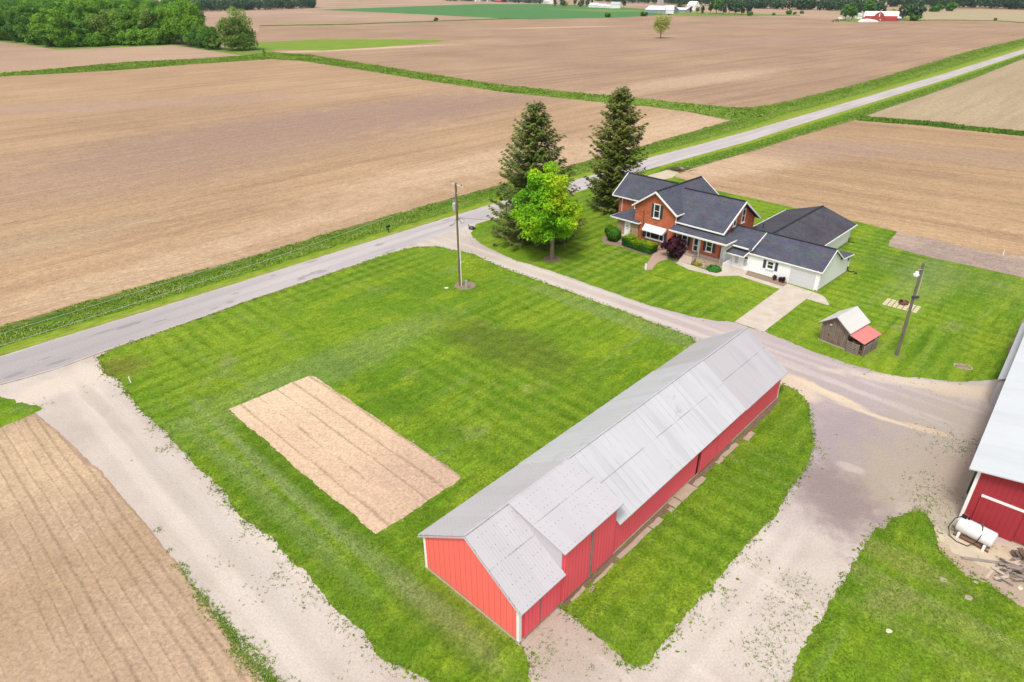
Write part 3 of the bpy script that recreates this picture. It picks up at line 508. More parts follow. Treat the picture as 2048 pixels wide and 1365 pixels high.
# ------------------------------------------------------------ foliage tools
def inpoly(P, pts):
    x, y = pts[:,0], pts[:,1]; c = np.zeros(len(pts), bool); n = len(P)
    for i in range(n):
        a, b = P[i], P[i-1]
        t = ((a.y > y) != (b.y > y)) & (x < (b.x-a.x)*(y-a.y)/((b.y-a.y) if abs(b.y-a.y) > 1e-9 else 1e-9)+a.x); c ^= t
    return c
def scatter(P, n):
    x0, x1 = min(p.x for p in P), max(p.x for p in P); y0, y1 = min(p.y for p in P), max(p.y for p in P); out = np.zeros((0,2))
    while len(out) < n:
        q = np.column_stack((nr.uniform(x0,x1,n*3), nr.uniform(y0,y1,n*3))); out = np.vstack((out, q[inpoly(P, q)]))
    return out[:n]
def blades(name, pts, h, w, mat, per=4, lean=.5, label=None, cat=None, tint=None):
    """tufts of bent grass blades"""
    n = len(pts); N = n*per; base = np.repeat(pts, per, 0)+nr.normal(0, 1, (N,2))*np.repeat(w, per)[:,None]*.8
    hh = np.repeat(h, per)*nr.uniform(.55,1.15,N); ww = np.repeat(w, per)*nr.uniform(.25,.5,N)
    az = nr.uniform(0, 2*np.pi, N); d = np.column_stack((np.cos(az), np.sin(az))); sd = np.column_stack((-d[:,1], d[:,0])); ln = nr.uniform(.1,lean,N)*hh
    z0 = np.full(N, .005)
    v0 = np.column_stack((base-sd*ww[:,None], z0)); v1 = np.column_stack((base+sd*ww[:,None], z0))
    v2 = np.column_stack((base+d*(ln*.4)[:,None]+sd*ww[:,None]*.8, hh*.6)); v3 = np.column_stack((base+d*(ln*.4)[:,None]-sd*ww[:,None]*.8, hh*.6))
    v4 = np.column_stack((base+d*ln[:,None]+sd*ww[:,None]*.25, hh)); v5 = np.column_stack((base+d*ln[:,None]-sd*ww[:,None]*.25, hh))
    V = np.stack((v0,v1,v2,v3,v4,v5),1).reshape(-1,3); b = np.arange(N)[:,None]*6
    Q = np.stack((b+np.array([0,1,2,3]), b+np.array([3,2,4,5])),1).reshape(-1,4)
    tt = np.repeat(np.clip((np.repeat(tint, per) if tint is not None else .45)+nr.normal(0,.22,N), 0, 1), 2)
    o = mesh_np(name, V, Q, mat, tint=tt); return tag(o, label, cat, kind='stuff')
def band_pts(e0, e1, s0, s1, k0, k1, dens):
    out = []; s = s0
    while s < s1:
        ds = max(1., abs(s)*.02); a, b = e0(s), e1(s); w = abs(b-a)*(k1-k0); dist = (rd*s+rn*a).length
        n = max(1, int(dens*ds*w*min(1, (70/dist)**1.3)))
        for _ in range(n):
            t = s+rng.random()*ds; a, b = e0(t), e1(t); k = k0+(k1-k0)*rng.random(); p = rd*t+rn*(a+(b-a)*k); out.append((p.x, p.y, k, dist))
        s += ds
    return np.array(out)
q = band_pts(far_e, fieldN, -20, 600, .30, 1.02, 26); q = q[[mn.noise(Vector((a*.25,b*.25,1)))+.5*mn.noise(Vector((a,b,1))) > -.22+1.2*max(0,k-.85)-.3*(k < .55) for a,b,k,_ in q]]
blades('tall_grass', q[:,:2], nr.uniform(.04,.17,len(q))*(1.+.9*np.array([mn.noise(Vector((a*.15,b*.15,7))) for a,b in q[:,:2]])), .05+.0011*q[:,3], MT['blade'], 5, 1.7, 'tall dark green grass along the ditch between the road and the large tilled field', 'grass', tint=np.where(q[:,2] < .55, .75, .52)+.2*np.array([mn.noise(Vector((a*.12,b*.12,0))) for a,b in q[:,:2]])+.15*np.array([mn.noise(Vector((a*.6,b*.6,4))) for a,b in q[:,:2]]))
q = band_pts(near_e, fieldS, G(1345,330).to_2d().dot(rd), 600, .3, .95, 12)
blades('tall_grass', q[:,:2], nr.uniform(.04,.18,len(q)), .05+.0011*q[:,3], MT['blade'], 5, 1.8, 'bright green grass on the right-hand side of the road beyond the brick house', 'grass', tint=.62+.2*np.sin(q[:,2]*8))
def ditch(poly, dens, hh, label, tint=.35):
    P = GP(poly); area = abs(sum(P[i-1].x*P[i].y-P[i].x*P[i-1].y for i in range(len(P))))/2; n = int(min(14000, area*dens*1.8))
    sheet('grass_strip', [P], LZ*3.5, MT['crop'] if tint < .3 else MT['farlawn'], .4, fine=False)
    p = scatter(P, n); dist = np.hypot(p[:,0], p[:,1])
    blades('tall_grass', p, nr.uniform(.08,.42,n)*hh*(1+.8*np.array([mn.noise(Vector((a*.1,b*.1,5))) for a,b in p])), .09+.0012*dist, MT['blade'], 5, 1.5, label, 'grass', tint=tint+.3*np.array([mn.noise(Vector((a*.07,b*.07,0)))+.6*mn.noise(Vector((a*.4,b*.4,2))) for a,b in p]))
ditch([(-200,160),(0,147),(120,137),(250,125),(380,119),(500,111),(545,105),(620,110),(700,123),(850,147),(1000,170),(1200,190),(1300,199),(1400,210),(1480,216),(1530,215),(1560,212),(1530,235),(1455,240),(1380,225),(1300,214),(1200,205),(1000,184),(850,161),(700,137),(600,122),(540,119),(400,128),(250,140),(150,146),(0,154),(-200,172)], 3.2, .95, 'overgrown green ditch line crossing between the two tilled fields on the left', .42)
ditch([(1712,231),(1748,235),(1850,243),(1950,254),(2048,264),(2300,290),(2300,303),(2048,273),(1950,263),(1850,252),(1748,244),(1716,242)], 4, .9, 'dark green grass line across the fields on the right edge', .12)
ditch([(520,51),(700,48.3),(900,41),(1010,37.2),(1060,38.6),(1010,39.1),(900,42.6),(700,50),(520,52.6)], .5, .7, 'thin grassy line between far bare fields, below the green crop', .3)
ditch([(1780,41),(1830,40),(1900,40),(1990,41.3),(2048,45),(2200,52),(2200,54),(2048,46.6),(1990,42.6),(1900,41.3),(1830,41.6)], .5, .7, 'thin grassy line between far fields at the right, past the far red barn', .3)
# weeds on the gravel and along the field edge
wp = []
for px, py, r, n in ((1885,885,2.2,150),(1915,893,1.4,60),(1960,890,.8,60),(1850,950,1.,25),(1860,990,1.5,80),(1905,990,1.4,40),(1835,965,1.,25),(1880,1015,1.2,50),(1840,1000,1.,50),(1905,1060,.8,50),(1990,1105,1.,25),(1970,1080,.8,20),(1600,880,.9,40),(1640,905,1.,30),
                     (1580,1210,1.6,120),(1560,1270,1.6,130),(1540,1320,1.5,110),(1600,1170,1.2,80),(1520,1300,1.2,50),(1450,1190,.8,50),(1500,1120,.8,40),(1400,1240,.9,40),(1100,1290,1.3,60),(1080,1320,1.,40),(1180,1330,1.,15),
                     (430,975,.7,40),(460,1010,.8,50),(500,1060,.9,50),(560,1150,1.,60),(620,1190,1.1,50),(700,1250,1.2,60),(780,1320,1.2,60),(330,900,.8,40),(300,860,.6,25),(318,1061,.35,22),(340,1103,.25,14),(520,1180,1.5,30),(450,1120,1.,12),(700,1330,1.,8),(90,812,.8,20),(170,780,.8,6),(1650,690,.8,20),(1750,750,1.2,20),(1850,770,2,20),(1440,848,.5,10)):
    g = G(px, py); wp += [(g.x+rng.gauss(0,r*.55), g.y+rng.gauss(0,r*.55)) for _ in range(int(n*1.1))]
ew = []
for a, b, n, w in (((359,1129),(395,1186),40,.25),((395,1186),(445,1245),110,.32),((445,1245),(490,1307),170,.38),((490,1307),(545,1365),200,.42),((545,1365),(600,1420),120,.4)):
    A, B = G(*a), G(*b)
    for _ in range(int(n*2.2)): k = rng.random(); p = A.lerp(B, k); k2 = .35+.9*max(0,mn.noise(Vector((p.x*.6,p.y*.6,9)))+.35); ew.append((p.x+rng.gauss(0,w*k2), p.y+rng.gauss(0,w*k2)))
wp = np.array(wp); blades('weeds', wp, nr.uniform(.02,.09,len(wp)), nr.uniform(.03,.085,len(wp)), MT['dirtgrass'], 4, 1.5, 'low green weeds dotted over the gravel drives and yard', 'weeds')
ew = np.array(ew); blades('weeds', ew, nr.uniform(.03,.12,len(ew)), nr.uniform(.035,.08,len(ew)), MT['blade'], 5, 1.3, 'ragged strip of green weeds between the gravel lane and the tilled field at lower left', 'weeds', tint=np.full(len(ew),.55))
# ragged longer grass along the lawn edges
ep = []
for L in (L1, L2, L4):
    P = GP(L)
    for i in range(len(P)):
        a, b = P[i], P[(i+1)%len(P)]; l = (b-a).length
        if (a.length+b.length)/2 > 90 or l > 12 or a.y < 14: continue
        for _ in range(int(l*9)): k = rng.random(); p = a.lerp(b, k); ep.append((p.x+rng.gauss(0,.16), p.y+rng.gauss(0,.16)))
ep = np.array(ep); blades('edge_grass', ep, nr.uniform(.04,.13,len(ep)), nr.uniform(.08,.16,len(ep)), MT['dirtgrass'], 4, 1.2, 'longer unmown grass along the lawn edges', 'grass', tint=np.full(len(ep), .35))

# short grass standing up out of the nearer lawns
gp_ = []
for L, n in ((L1,52000),(L2,14000),(L4,20000)):
    P = GP(L); q = scatter(P, n*2); d = np.hypot(q[:,0], q[:,1]); keep = (q[:,1] > 10) & (nr.random(len(q)) < np.clip((42/np.maximum(d,1))**2, 0, 1)); q = q[keep][:n]
    u = (q-np.array([BO.x,BO.y]))@np.array([math.cos(BYAW),math.sin(BYAW)]); v = (q-np.array([BO.x,BO.y]))@np.array([-math.sin(BYAW),math.cos(BYAW)])
    q = q[~((u > -.3) & (u < 33) & (v > -.3) & (v < 8))]
    for bed in ([(456,819),(618.5,752),(630,754),(923,953),(921,960),(752,1069)],): q = q[~inpoly(GP(bed), q)]
    gp_.append(q)
gp_ = np.vstack(gp_); tn = .40+.45*np.array([mn.noise(Vector((a*.5,b*.5,0)))+.5*mn.noise(Vector((a*1.7,b*1.7,3))) for a,b in gp_])
blades('lawn_tufts', gp_, nr.uniform(.03,.075,len(gp_)), nr.uniform(.05,.10,len(gp_)), MT['turf'], 3, 1.4, 'short mown grass of the nearer lawns', 'grass', tint=tn)
# ------------------------------------------------------------ building helpers (local: x along the front, y away from it, z up)
def front(v0): return lambda a, b, c: (a, v0-c, b)          # wall facing -y ; c is outwards
def right(u0): return lambda a, b, c: (u0+c, a, b)          # wall facing +x
def left(u0): return lambda a, b, c: (u0-c, a, b)
def window(root, w, a0, a1, b0, b1, rails=(.5,), mull=(), sill=True, name='window', casing=.11, mat='white'):
    m = MB(); d = .07
    m.wbox(w, a0, a0+casing, b0, b1, 0, d).wbox(w, a1-casing, a1, b0, b1, 0, d).wbox(w, a0+casing, a1-casing, b1-casing, b1, 0, d).wbox(w, a0+casing, a1-casing, b0, b0+casing*.8, 0, d)
    for r in rails: bb = b0+(b1-b0)*r; m.wbox(w, a0+casing, a1-casing, bb-.03, bb+.03, 0, d-.02)
    for q in mull: aa = a0+(a1-a0)*q; m.wbox(w, aa-.045, aa+.045, b0+casing*.8, b1-casing, 0, d-.01)
    f = m.build(name, MT[mat], root)
    MB().wbox(w, a0+casing, a1-casing, b0+casing*.8, b1-casing, .004, .022).build('pane', MT['glass'], f)
    if sill: MB().wbox(w, a0-.08, a1+.08, b0-.10, b0-.001, 0, .14).build('sill', MT[mat], f)
    return f
def shutter(root, w, a0, a1, b0, b1):
    m = MB(); m.wbox(w, a0, a1, b0, b1, 0, .045)
    n = max(4, int((b1-b0)/.16))
    for i in range(n): z = b0+.06+(b1-b0-.12)*i/n; m.wbox(w, a0+.05, a1-.05, z, z+(b1-b0-.12)/n*.55, .046, .065)
    return m.build('shutter', MT['shutter'], root)
def door(root, w, a0, a1, b0, b1, mat='white', panes=((.2,.8,.55,.9),), name='door', framemat='white'):
    f = MB().wbox(w, a0-.09, a0, b0, b1+.09, 0, .06).wbox(w, a1, a1+.09, b0, b1+.09, 0, .06).wbox(w, a0, a1, b1, b1+.09, 0, .06)
    d = MB().wbox(w, a0, a1, b0, b1, .002, .04); D = d.build(name, MT[mat], root); f.build('door_frame', MT[framemat], D)
    for p in panes: MB().wbox(w, a0+(a1-a0)*p[0], a0+(a1-a0)*p[1], b0+(b1-b0)*p[2], b0+(b1-b0)*p[3], .041, .052).build('pane', MT['glass'], D)
    MB().wbox(w, a1-.12, a1-.06, b0+(b1-b0)*.45, b0+(b1-b0)*.45+.12, .041, .09).build('handle', MT['silver'], D)
    return D
def gutter(root, pts, w=.13, h=.15, name='gutter', mat='white'):
    m = MB()
    for a, b in zip(pts[:-1], pts[1:]): m.beam(a, b, w, h)
    return m.build(name, MT[mat], root)
def pentagon(u0, u1, zt, zr, v): uc = (u0+u1)/2; return [(u0,v,0),(u1,v,0),(u1,v,zt),(uc,v,zr),(u0,v,zt)]
# ------------------------------------------------------------ the brick farmhouse
house = thing('farmhouse', 'red brick farmhouse with dark shingle roofs, white trim and an attached white garage wing', 'house', HO, HYAW)
W = MB()
W.prism(pentagon(-25.35, -18.95, 5.22, 7.42, -1.0), (0, 10.3, 0))                                   # cross wing, gables front and back
W.prism([(-29.8,1.25,0),(-29.8,7.15,0),(-29.8,7.15,5.2),(-29.8,4.2,7.40),(-29.8,1.25,5.2)], (4.44, 0, 0))   # left wing
W.prism([(-12.5,-.6,0),(-12.5,7.7,0),(-12.5,7.7,4.38),(-12.5,3.55,7.15),(-12.5,-.6,4.38)], (-6.44, 0, 0))      # right wing
W.build('brick_wall', MT['brick'], house)
S = MB(); S.slab([(-30.7,.8,5.12),(-25.33,.8,5.12),(-22.1,4.2,7.6),(-30.7,4.2,7.6)], .16); S.slab([(-30.7,4.2,7.6),(-22.1,4.2,7.6),(-22.1,7.6,5.12),(-30.7,7.6,5.12)], .16)
S.build('left_wing_roof', MT['shingle'], house)
S = MB(); S.slab([(-18.58,-1.42,5.17),(-18.58,9.7,5.17),(-22.1,9.7,7.61),(-22.1,-1.42,7.61)], .16); S.slab([(-22.1,-1.42,7.61),(-22.1,9.7,7.61),(-25.62,9.7,5.17),(-25.62,-1.42,5.17)], .16)
S.build('cross_wing_roof', MT['shingle'], house)
S = MB(); S.slab([(-18.90,-1.10,4.3),(-11.95,-1.10,4.3),(-11.95,3.55,7.36),(-21.5,3.55,7.36)], .16); S.slab([(-21.5,3.55,7.36),(-11.95,3.55,7.36),(-11.95,8.2,4.3),(-18.90,8.2,4.3)], .16)
S.build('right_wing_roof', MT['shingle'], house)
S = MB(); S.beam((-30.6,4.2,7.63),(-22.4,4.2,7.63),.28,.05).beam((-22.1,-1.3,7.64),(-22.1,9.6,7.64),.28,.05).beam((-20.9,3.55,7.40),(-12.0,3.55,7.40),.28,.06)
S.build('ridge_cap', plain('dark_ridge_shingle', (.035,.036,.048), .9, .1), house)
def rake(root, a, b, w=.12, h=.24, mat='white'): return MB().beam((a[0],a[1],a[2]-.12),(b[0],b[1],b[2]-.12),w,h).build('rake_board', MT[mat], root)
rake(house,(-18.55,-1.45,5.17),(-22.1,-1.45,7.63)); rake(house,(-22.1,-1.451,7.63),(-25.65,-1.451,5.17)); rake(house,(-18.55,9.73,5.17),(-22.1,9.73,7.63)); rake(house,(-22.1,9.731,7.63),(-25.65,9.731,5.17))
rake(house,(-11.92,-1.13,4.3),(-11.92,3.55,7.38)); rake(house,(-11.921,3.55,7.38),(-11.921,8.23,4.3)); rake(house,(-30.73,.8,5.12),(-30.73,4.2,7.62)); rake(house,(-30.731,4.2,7.62),(-30.731,7.6,5.12))
gutter(house, [(-30.72,.74,5.03),(-25.70,.74,5.03)]); gutter(house, [(-18.52,-1.40,5.08),(-18.52,1.5,5.08)]); gutter(house, [(-18.86,-1.16,4.2),(-11.9,-1.16,4.2)])
gutter(house, [(-25.68,-1.40,5.08),(-25.68,.70,5.08)])
MB().tube([(-18.8,-1.15,5.0),(-18.85,-1.07,4.85),(-18.85,-1.07,3.75),(-18.9,-1.3,3.5),(-19.0,-1.75,3.42)], .06, 6).build('downspout', MT['white'], house)
MB().tube([(-29.2,1.0,4.95),(-29.2,1.19,4.8),(-29.2,1.19,2.95)], .06, 6).build('downspout', MT['white'], house)
MB().tube([(-18.72,-.66,3.2),(-18.72,-.66,.75)], .045, 6).build('downspout', MT['white'], house)
fb = front(-1.0)
window(house, fb, -22.38, -21.40, 4.02, 5.92); shutter(house, fb, -22.74, -22.41, 4.05, 5.85); shutter(house, fb, -21.37, -21.0, 4.05, 5.85)
window(house, fb, -23.25, -20.42, 1.08, 2.55, (), (.25,.75), True, 'picture_window'); shutter(house, fb, -23.72, -23.28, 1.1, 2.55); shutter(house, fb, -20.39, -19.98, 1.1, 2.6)
A = MB(); A.slab([(-23.55,-1.02,2.92),(-20.15,-1.02,2.92),(-20.25,-1.78,2.32),(-23.45,-1.78,2.32)], .03)
for i in range(9): x = -23.45+3.2*i/8; A.beam((x+(.0),-1.03,2.945),(x,-1.77,2.345),.05,.03)
A.wbox(lambda a,b,c: (a,-1.78-c,b), -23.45, -20.25, 2.17, 2.31, -.01, .01)
A.add([(-23.55,-1.02,2.9),(-23.45,-1.78,2.3),(-23.45,-1.78,2.17),(-23.55,-1.02,2.5)], [(0,1,2,3)]).add([(-20.15,-1.02,2.9),(-20.25,-1.78,2.3),(-20.25,-1.78,2.17),(-20.15,-1.02,2.5)], [(0,1,2,3)])
A.build('awning', MT['white'], house)
fl = front(1.25); window(house, fl, -27.12, -25.75, 3.75, 4.95)
window(house, left(-29.8), 3.6, 4.6, 3.6, 5.2); window(house, left(-29.8), 3.6, 4.6, .9, 2.5)
fp = front(-.6)
for a0, a1 in ((-17.95,-17.08), (-14.35,-13.45)):
    window(house, fp, a0, a1, 1.32, 2.72); shutter(house, fp, a0-.40, a0-.02, 1.32, 2.70); shutter(house, fp, a1+.02, a1+.40, 1.32, 2.70)
door(house, fp, -16.15, -15.42, .77, 2.72, 'doorgray', ((.2,.8,.52,.9),(.2,.8,.12,.42)))
rg = right(-12.5)
window(house, rg, 4.0, 4.85, 4.35, 6.15, sill=True); window(house, rg, 1.95, 2.72, 4.35, 5.75)
# service mast on the gable
MB().tube([(-23.82,-1.12,1.0),(-23.82,-1.12,4.55),(-23.82,-1.3,4.62)], .035, 6).lathe([(.05,0),(.09,.05),(.05,.14)], 8, (-23.82,-1.3,4.55)).box(-23.97,-23.67,-1.2,-1.02,1.3,1.75).build('service_mast', MT['rust'], house)
# stone entry at the left
E_ = MB(); E_.box(-28.1,-24.62,-1.08,1.26,0,2.78); E_.build('stone_entry_wall', MT['stone'], house)
E_ = MB(); E_.slab([(-29.05,-1.5,2.88),(-24.3,-1.5,2.88),(-25.37,1.24,3.78),(-27.2,1.24,3.78)], .12).slab([(-29.05,-1.5,2.88),(-27.2,1.24,3.78),(-29.1,1.24,2.88)], .12).slab([(-24.3,-1.5,2.88),(-24.3,-1.02,2.88),(-25.37,1.24,3.77)], .12)
E_.build('entry_roof', MT['shingle'], house)
gutter(house, [(-29.05,1.2,2.80),(-29.1,-1.55,2.80),(-24.25,-1.551,2.80),(-24.25,-1.0,2.801)])
door(house, front(-1.08), -26.72, -25.98, .62, 2.42, 'white', ((.25,.75,.72,.76),(.12,.88,.62,.66),(.3,.7,.48,.52)))
ST = MB()
for i in range(4): ST.box(-27.3,-25.6,-1.6-.3*i-.3,-1.09,0,.60-.15*i-(.001*i))
ST.build('entry_steps', MT['steps'], house)
rl = MB()
for x in (-27.3,-25.6):
    rl.tube([(x,-2.6,0),(x,-2.6,1.0),(x,-1.2,1.55),(x,-1.2,.6)], .02, 5)
    for k in range(5): y = -2.4+.27*k; rl.tube([(x,y,.1+.13*k),(x,y,1.05+.1*k)], .01, 4)
rl.build('entry_railing', MT['iron'], house)
# front porch
P = MB(); P.box(-18.9,-11.0,-2.0,-.605,0,.66); P.build('porch_base', MT['porchstone'], house)
MB().box(-18.92,-10.98,-2.03,-.606,.661,.75).build('porch_floor', MT['porchfloor'], house)
MB().box(-11.0,-10.9,-2.02,.9,0,1.0).box(-12.4,-10.95,.55,.92,0,3.2).build('porch_side_wall', MT['siding'], house)
P = MB()
for i in range(4): P.box(-16.55,-14.75,-2.04-.27*(i+1),-2.035,0,.60-.15*i-(.001*i))
P.build('porch_steps', MT['steps'], house)
P = MB(); P.slab([(-19.05,-2.05,3.40),(-10.9,-2.05,3.40),(-12.3,-.55,4.12),(-18.95,-.55,4.12)], .12)
P.slab([(-10.9,-2.05,3.401),(-10.9,.95,3.401),(-12.45,.95,4.15),(-12.45,-.55,4.15)], .12); P.build('porch_roof', MT['shingle'], house)
gutter(house, [(-19.1,-2.11,3.32),(-10.85,-2.11,3.32),(-10.84,1.3,3.32)])
MB().box(-18.94,-10.95,-2.02,.9,3.10,3.24).build('porch_beam', MT['white'], house)
for x in (-14.62,-11.42,-11.05):
    P = MB()
    for dx in (-.11,.11): P.tube([(x+dx,-1.9,.75),(x+dx,-1.9,3.12)], .028, 6)
    for k in range(14): z = .85+k*.165; P.tube([(x-.11,-1.9,z),(x+.11,-1.9,z+.12)], .012, 4).tube([(x+.11,-1.9,z),(x-.11,-1.9,z+.12)], .012, 4)
    P.build('porch_post', MT['silver'], house)
P = MB(); P.tube([(-14.5,-1.9,1.45),(-11.2,-1.9,1.45)], .022, 5).tube([(-14.5,-1.9,.9),(-11.2,-1.9,.9)], .018, 5)
for k in range(26): x = -14.4+k*.125; P.tube([(x,-1.9,.76),(x,-1.9,1.45)], .011, 4)
P.build('porch_railing', MT['iron'], house)
for x in (-16.6,-14.7):
    P = MB(); P.tube([(x,-3.05,0),(x,-3.05,.95),(x,-1.95,1.55),(x,-1.95,.75)], .022, 5)
    for k in range(6): y = -2.9+.17*k; P.tube([(x,y,.1+.11*k),(x,y,1.03+.093*k)], .011, 4)
    P.build('step_railing', MT['iron'], house)
MB().box(-16.4,-15.2,-1.5,-.75,.751,.775).build('door_mat', MT['dark_mulch'], house)
# white link with two doors, then the garage wing
L = MB(); L.prism([(-12.48,.02,0),(-12.48,5.58,0),(-12.48,5.58,3.05),(-12.48,2.8,4.22),(-12.48,.02,3.05)], (3.96,0,0)).build('link_wall', MT['siding'], house)
L = MB(); L.box(-11.35,-8.615,-.02,.3,0,2.15).build('entry_bay_wall', MT['siding'], house)
L = MB(); L.slab([(-12.44,-.42,3.05),(-8.32,-.42,3.05),(-8.32,2.8,4.42),(-12.44,2.8,4.42)], .14).slab([(-12.44,2.8,4.42),(-8.32,2.8,4.42),(-8.32,6.0,3.05),(-12.44,6.0,3.05)], .14); L.build('link_roof', MT['shingle'], house)
gutter(house, [(-10.9,-.48,2.95),(-8.75,-.48,2.95)])
L = MB(); L.slab([(-11.45,-1.0,2.08),(-8.95,-1.0,2.08),(-8.72,.0,2.62),(-11.05,.0,2.62)], .09); L.build('door_hood_roof', MT['shingle'], house)
gutter(house, [(-11.5,-1.05,2.02),(-8.92,-1.05,2.02)], .1, .11)
MB().beam((-8.93,-1.02,2.02),(-8.68,.0,2.58),.1,.14).build('hood_trim', MT['white'], house)
for a0 in (-10.65,-9.45): door(house, front(-.02), a0, a0+.78, .08, 1.88, 'white', ((.22,.78,.80,.93),))
for a0 in (-10.48,-9.28): MB().wbox(front(-.02), a0, a0+.44, .60, 1.42, .053, .06).build('storm_glass', MT['doorgray'], house)
MB().lathe([(.03,0),(.09,.04),(.07,.2),(.02,.24)], 8, (-11.1,-.14,1.52)).build('porch_lamp', MT['iron'], house)
g = MB(); g.prism([(-8.6,0,0.12),(-8.6,5.72,0.12),(-8.6,5.72,2.5),(-8.6,2.8,4.2),(-8.6,0,2.42)], (8.6,0,0)); g.box(-1.2,-.002,5.70,8.43,.12,2.3); g.build('garage_wing_wall', MT['siding'], house)
MB().box(-8.62,.03,-.03,5.9,0,.119).box(-1.25,.031,5.9,8.46,0,.118).build('foundation', MT['porchfloor'], house)
g = MB(); g.slab([(-8.95,-.20,2.46),(.25,-.20,2.46),(.25,2.8,4.42),(-8.95,2.8,4.42)], .13).slab([(-8.95,2.8,4.42),(.25,2.8,4.42),(.25,5.75,2.60),(-8.95,5.75,2.60)], .13); g.build('garage_wing_roof', MT['shingle'], house)
g = MB(); g.slab([(-1.35,5.45,2.60),(.25,5.45,2.60),(.25,8.95,2.28),(-1.35,8.95,2.28)], .11); g.build('lean_to_roof', MT['shingle'], house)
MB().beam((-8.9,2.8,4.45),(.2,2.8,4.45),.26,.05).beam((-12.4,2.8,4.45),(-8.95,2.8,4.452),.26,.05).build('wing_ridge_cap', bpy.data.materials['dark_ridge_shingle'], house)
rake(house,(.28,-.22,2.47),(.28,2.8,4.44),.07,.16); rake(house,(.281,2.8,4.44),(.281,5.5,2.75),.07,.16); rake(house,(.28,5.5,2.62),(.28,8.95,2.30),.07,.14); rake(house,(-8.28,-.44,3.09),(-8.28,2.7,4.44),.08,.20)
gutter(house, [(-8.95,-.25,2.38),(.25,-.25,2.38)], .09, .13); gutter(house, [(.27,8.98,2.2),(-1.35,8.98,2.2)], .09, .12)
w0 = front(0.0)
window(house, w0, -6.32, -5.48, 1.10, 2.05, casing=.08); shutter(house, w0, -6.82, -6.48, 1.02, 2.05); shutter(house, w0, -5.34, -5.0, 1.02, 2.05)
D = MB().wbox(w0, -3.38, -.42, .02, 2.02, .004, .03)
for k in range(4):
    D.wbox(w0, -3.36, -.44, .04+.5*k, .50+.5*k, .031, .05)
D = D.build('garage_door', MT['garagewhite'], house)
MB().wbox(w0, -3.52, -3.385, .02, 2.15, 0, .07).wbox(w0, -.415, -.28, .02, 2.15, 0, .07).wbox(w0, -3.385, -.415, 2.025, 2.15, 0, .07).build('door_frame', MT['white'], D)
MB().wbox(w0, -1.96, -1.84, .62, .68, .051, .08).build('handle', MT['silver'], D)
MB().wbox(right(0.0), 8.0, 8.3, 1.55, 1.9, 0, .05).build('wall_vent', MT['shutter'], house)
MB().tube([(.06,-.1,2.3),(.06,-.1,.05)], .045, 6).build('downspout', MT['white'], house)
MB().tube([(.08,8.4,2.1),(.08,8.4,.7)], .045, 6).build('downspout', MT['white'], house)
MB().tube([(.08,8.4,.7),(.08,8.4,.3),(.3,8.6,.06),(.8,9.0,.06),(1.2,8.7,.06),(1.0,8.2,.06)], .055, 6).build('drain_pipe', MT['black'], house)
# satellite dish ghost mark is only a stain on the shingles: left out. Foundation stones under the bay
MB().box(-25.37,-18.93,-1.04,9.33,0,.42).box(-29.83,-25.2,1.2,7.2,0,.42).build('stone_foundation', MT['stoneslab'], house)
# ------------------------------------------------------------ large white garage behind the wing
gyaw = HYAW+R(2.0)
bo = Vector((math.cos(HYAW)*-8.1-math.sin(HYAW)*5.9+HO.x, math.sin(HYAW)*-8.1+math.cos(HYAW)*5.9+HO.y, 0))
gar = thing('white_garage', 'wide white garage with a low dark shingle roof behind the house wing', 'garage', bo, gyaw)
g = MB(); g.prism([(-4.55,0,.15),(4.42,0,.15),(4.42,0,2.42),(-.05,0,3.92),(-4.55,0,2.42)], (0,13.6,0)); g.build('wall', MT['steel_white'], gar)
MB().box(-4.58,4.45,-.03,13.63,0,.149).build('foundation', MT['porchfloor'], gar)
g = MB(); g.slab([(4.85,-2.4,2.45),(4.85,14.1,2.45),(-.05,14.1,4.07),(-.05,-2.6,4.07)], .13).slab([(-.05,-2.6,4.07),(-.05,14.1,4.07),(-5.0,14.1,2.45),(-5.0,2.3,2.45),(-4.2,-2.4,2.712)], .13); g.build('roof', MT['shingle_old'], gar)
MB().beam((-.05,-2.5,4.10),(-.05,14.0,4.10),.28,.06).build('ridge_cap', bpy.data.materials['dark_ridge_shingle'], gar)
gutter(gar, [(4.9,0,2.38),(4.9,14.1,2.38)], .1, .13); gutter(gar, [(-5.05,2.3,2.38),(-5.05,14.1,2.38)], .1, .13)
MB().tube([(-3.0,2.0,3.0),(-3.0,2.0,3.65)], .06, 8).lathe([(.09,0),(.10,.05),(.02,.1)], 8, (-3.0,2.0,3.65)).build('vent_pipe', MT['black'], gar)
MB().tube([(4.48,13.4,2.3),(4.48,13.4,.6)], .045, 6).build('downspout', MT['white'], gar)
MB().tube([(4.48,13.4,.6),(4.48,13.4,.1),(4.9,13.6,.06),(5.3,13.4,.06)], .055, 6).build('drain_pipe', MT['black'], gar)
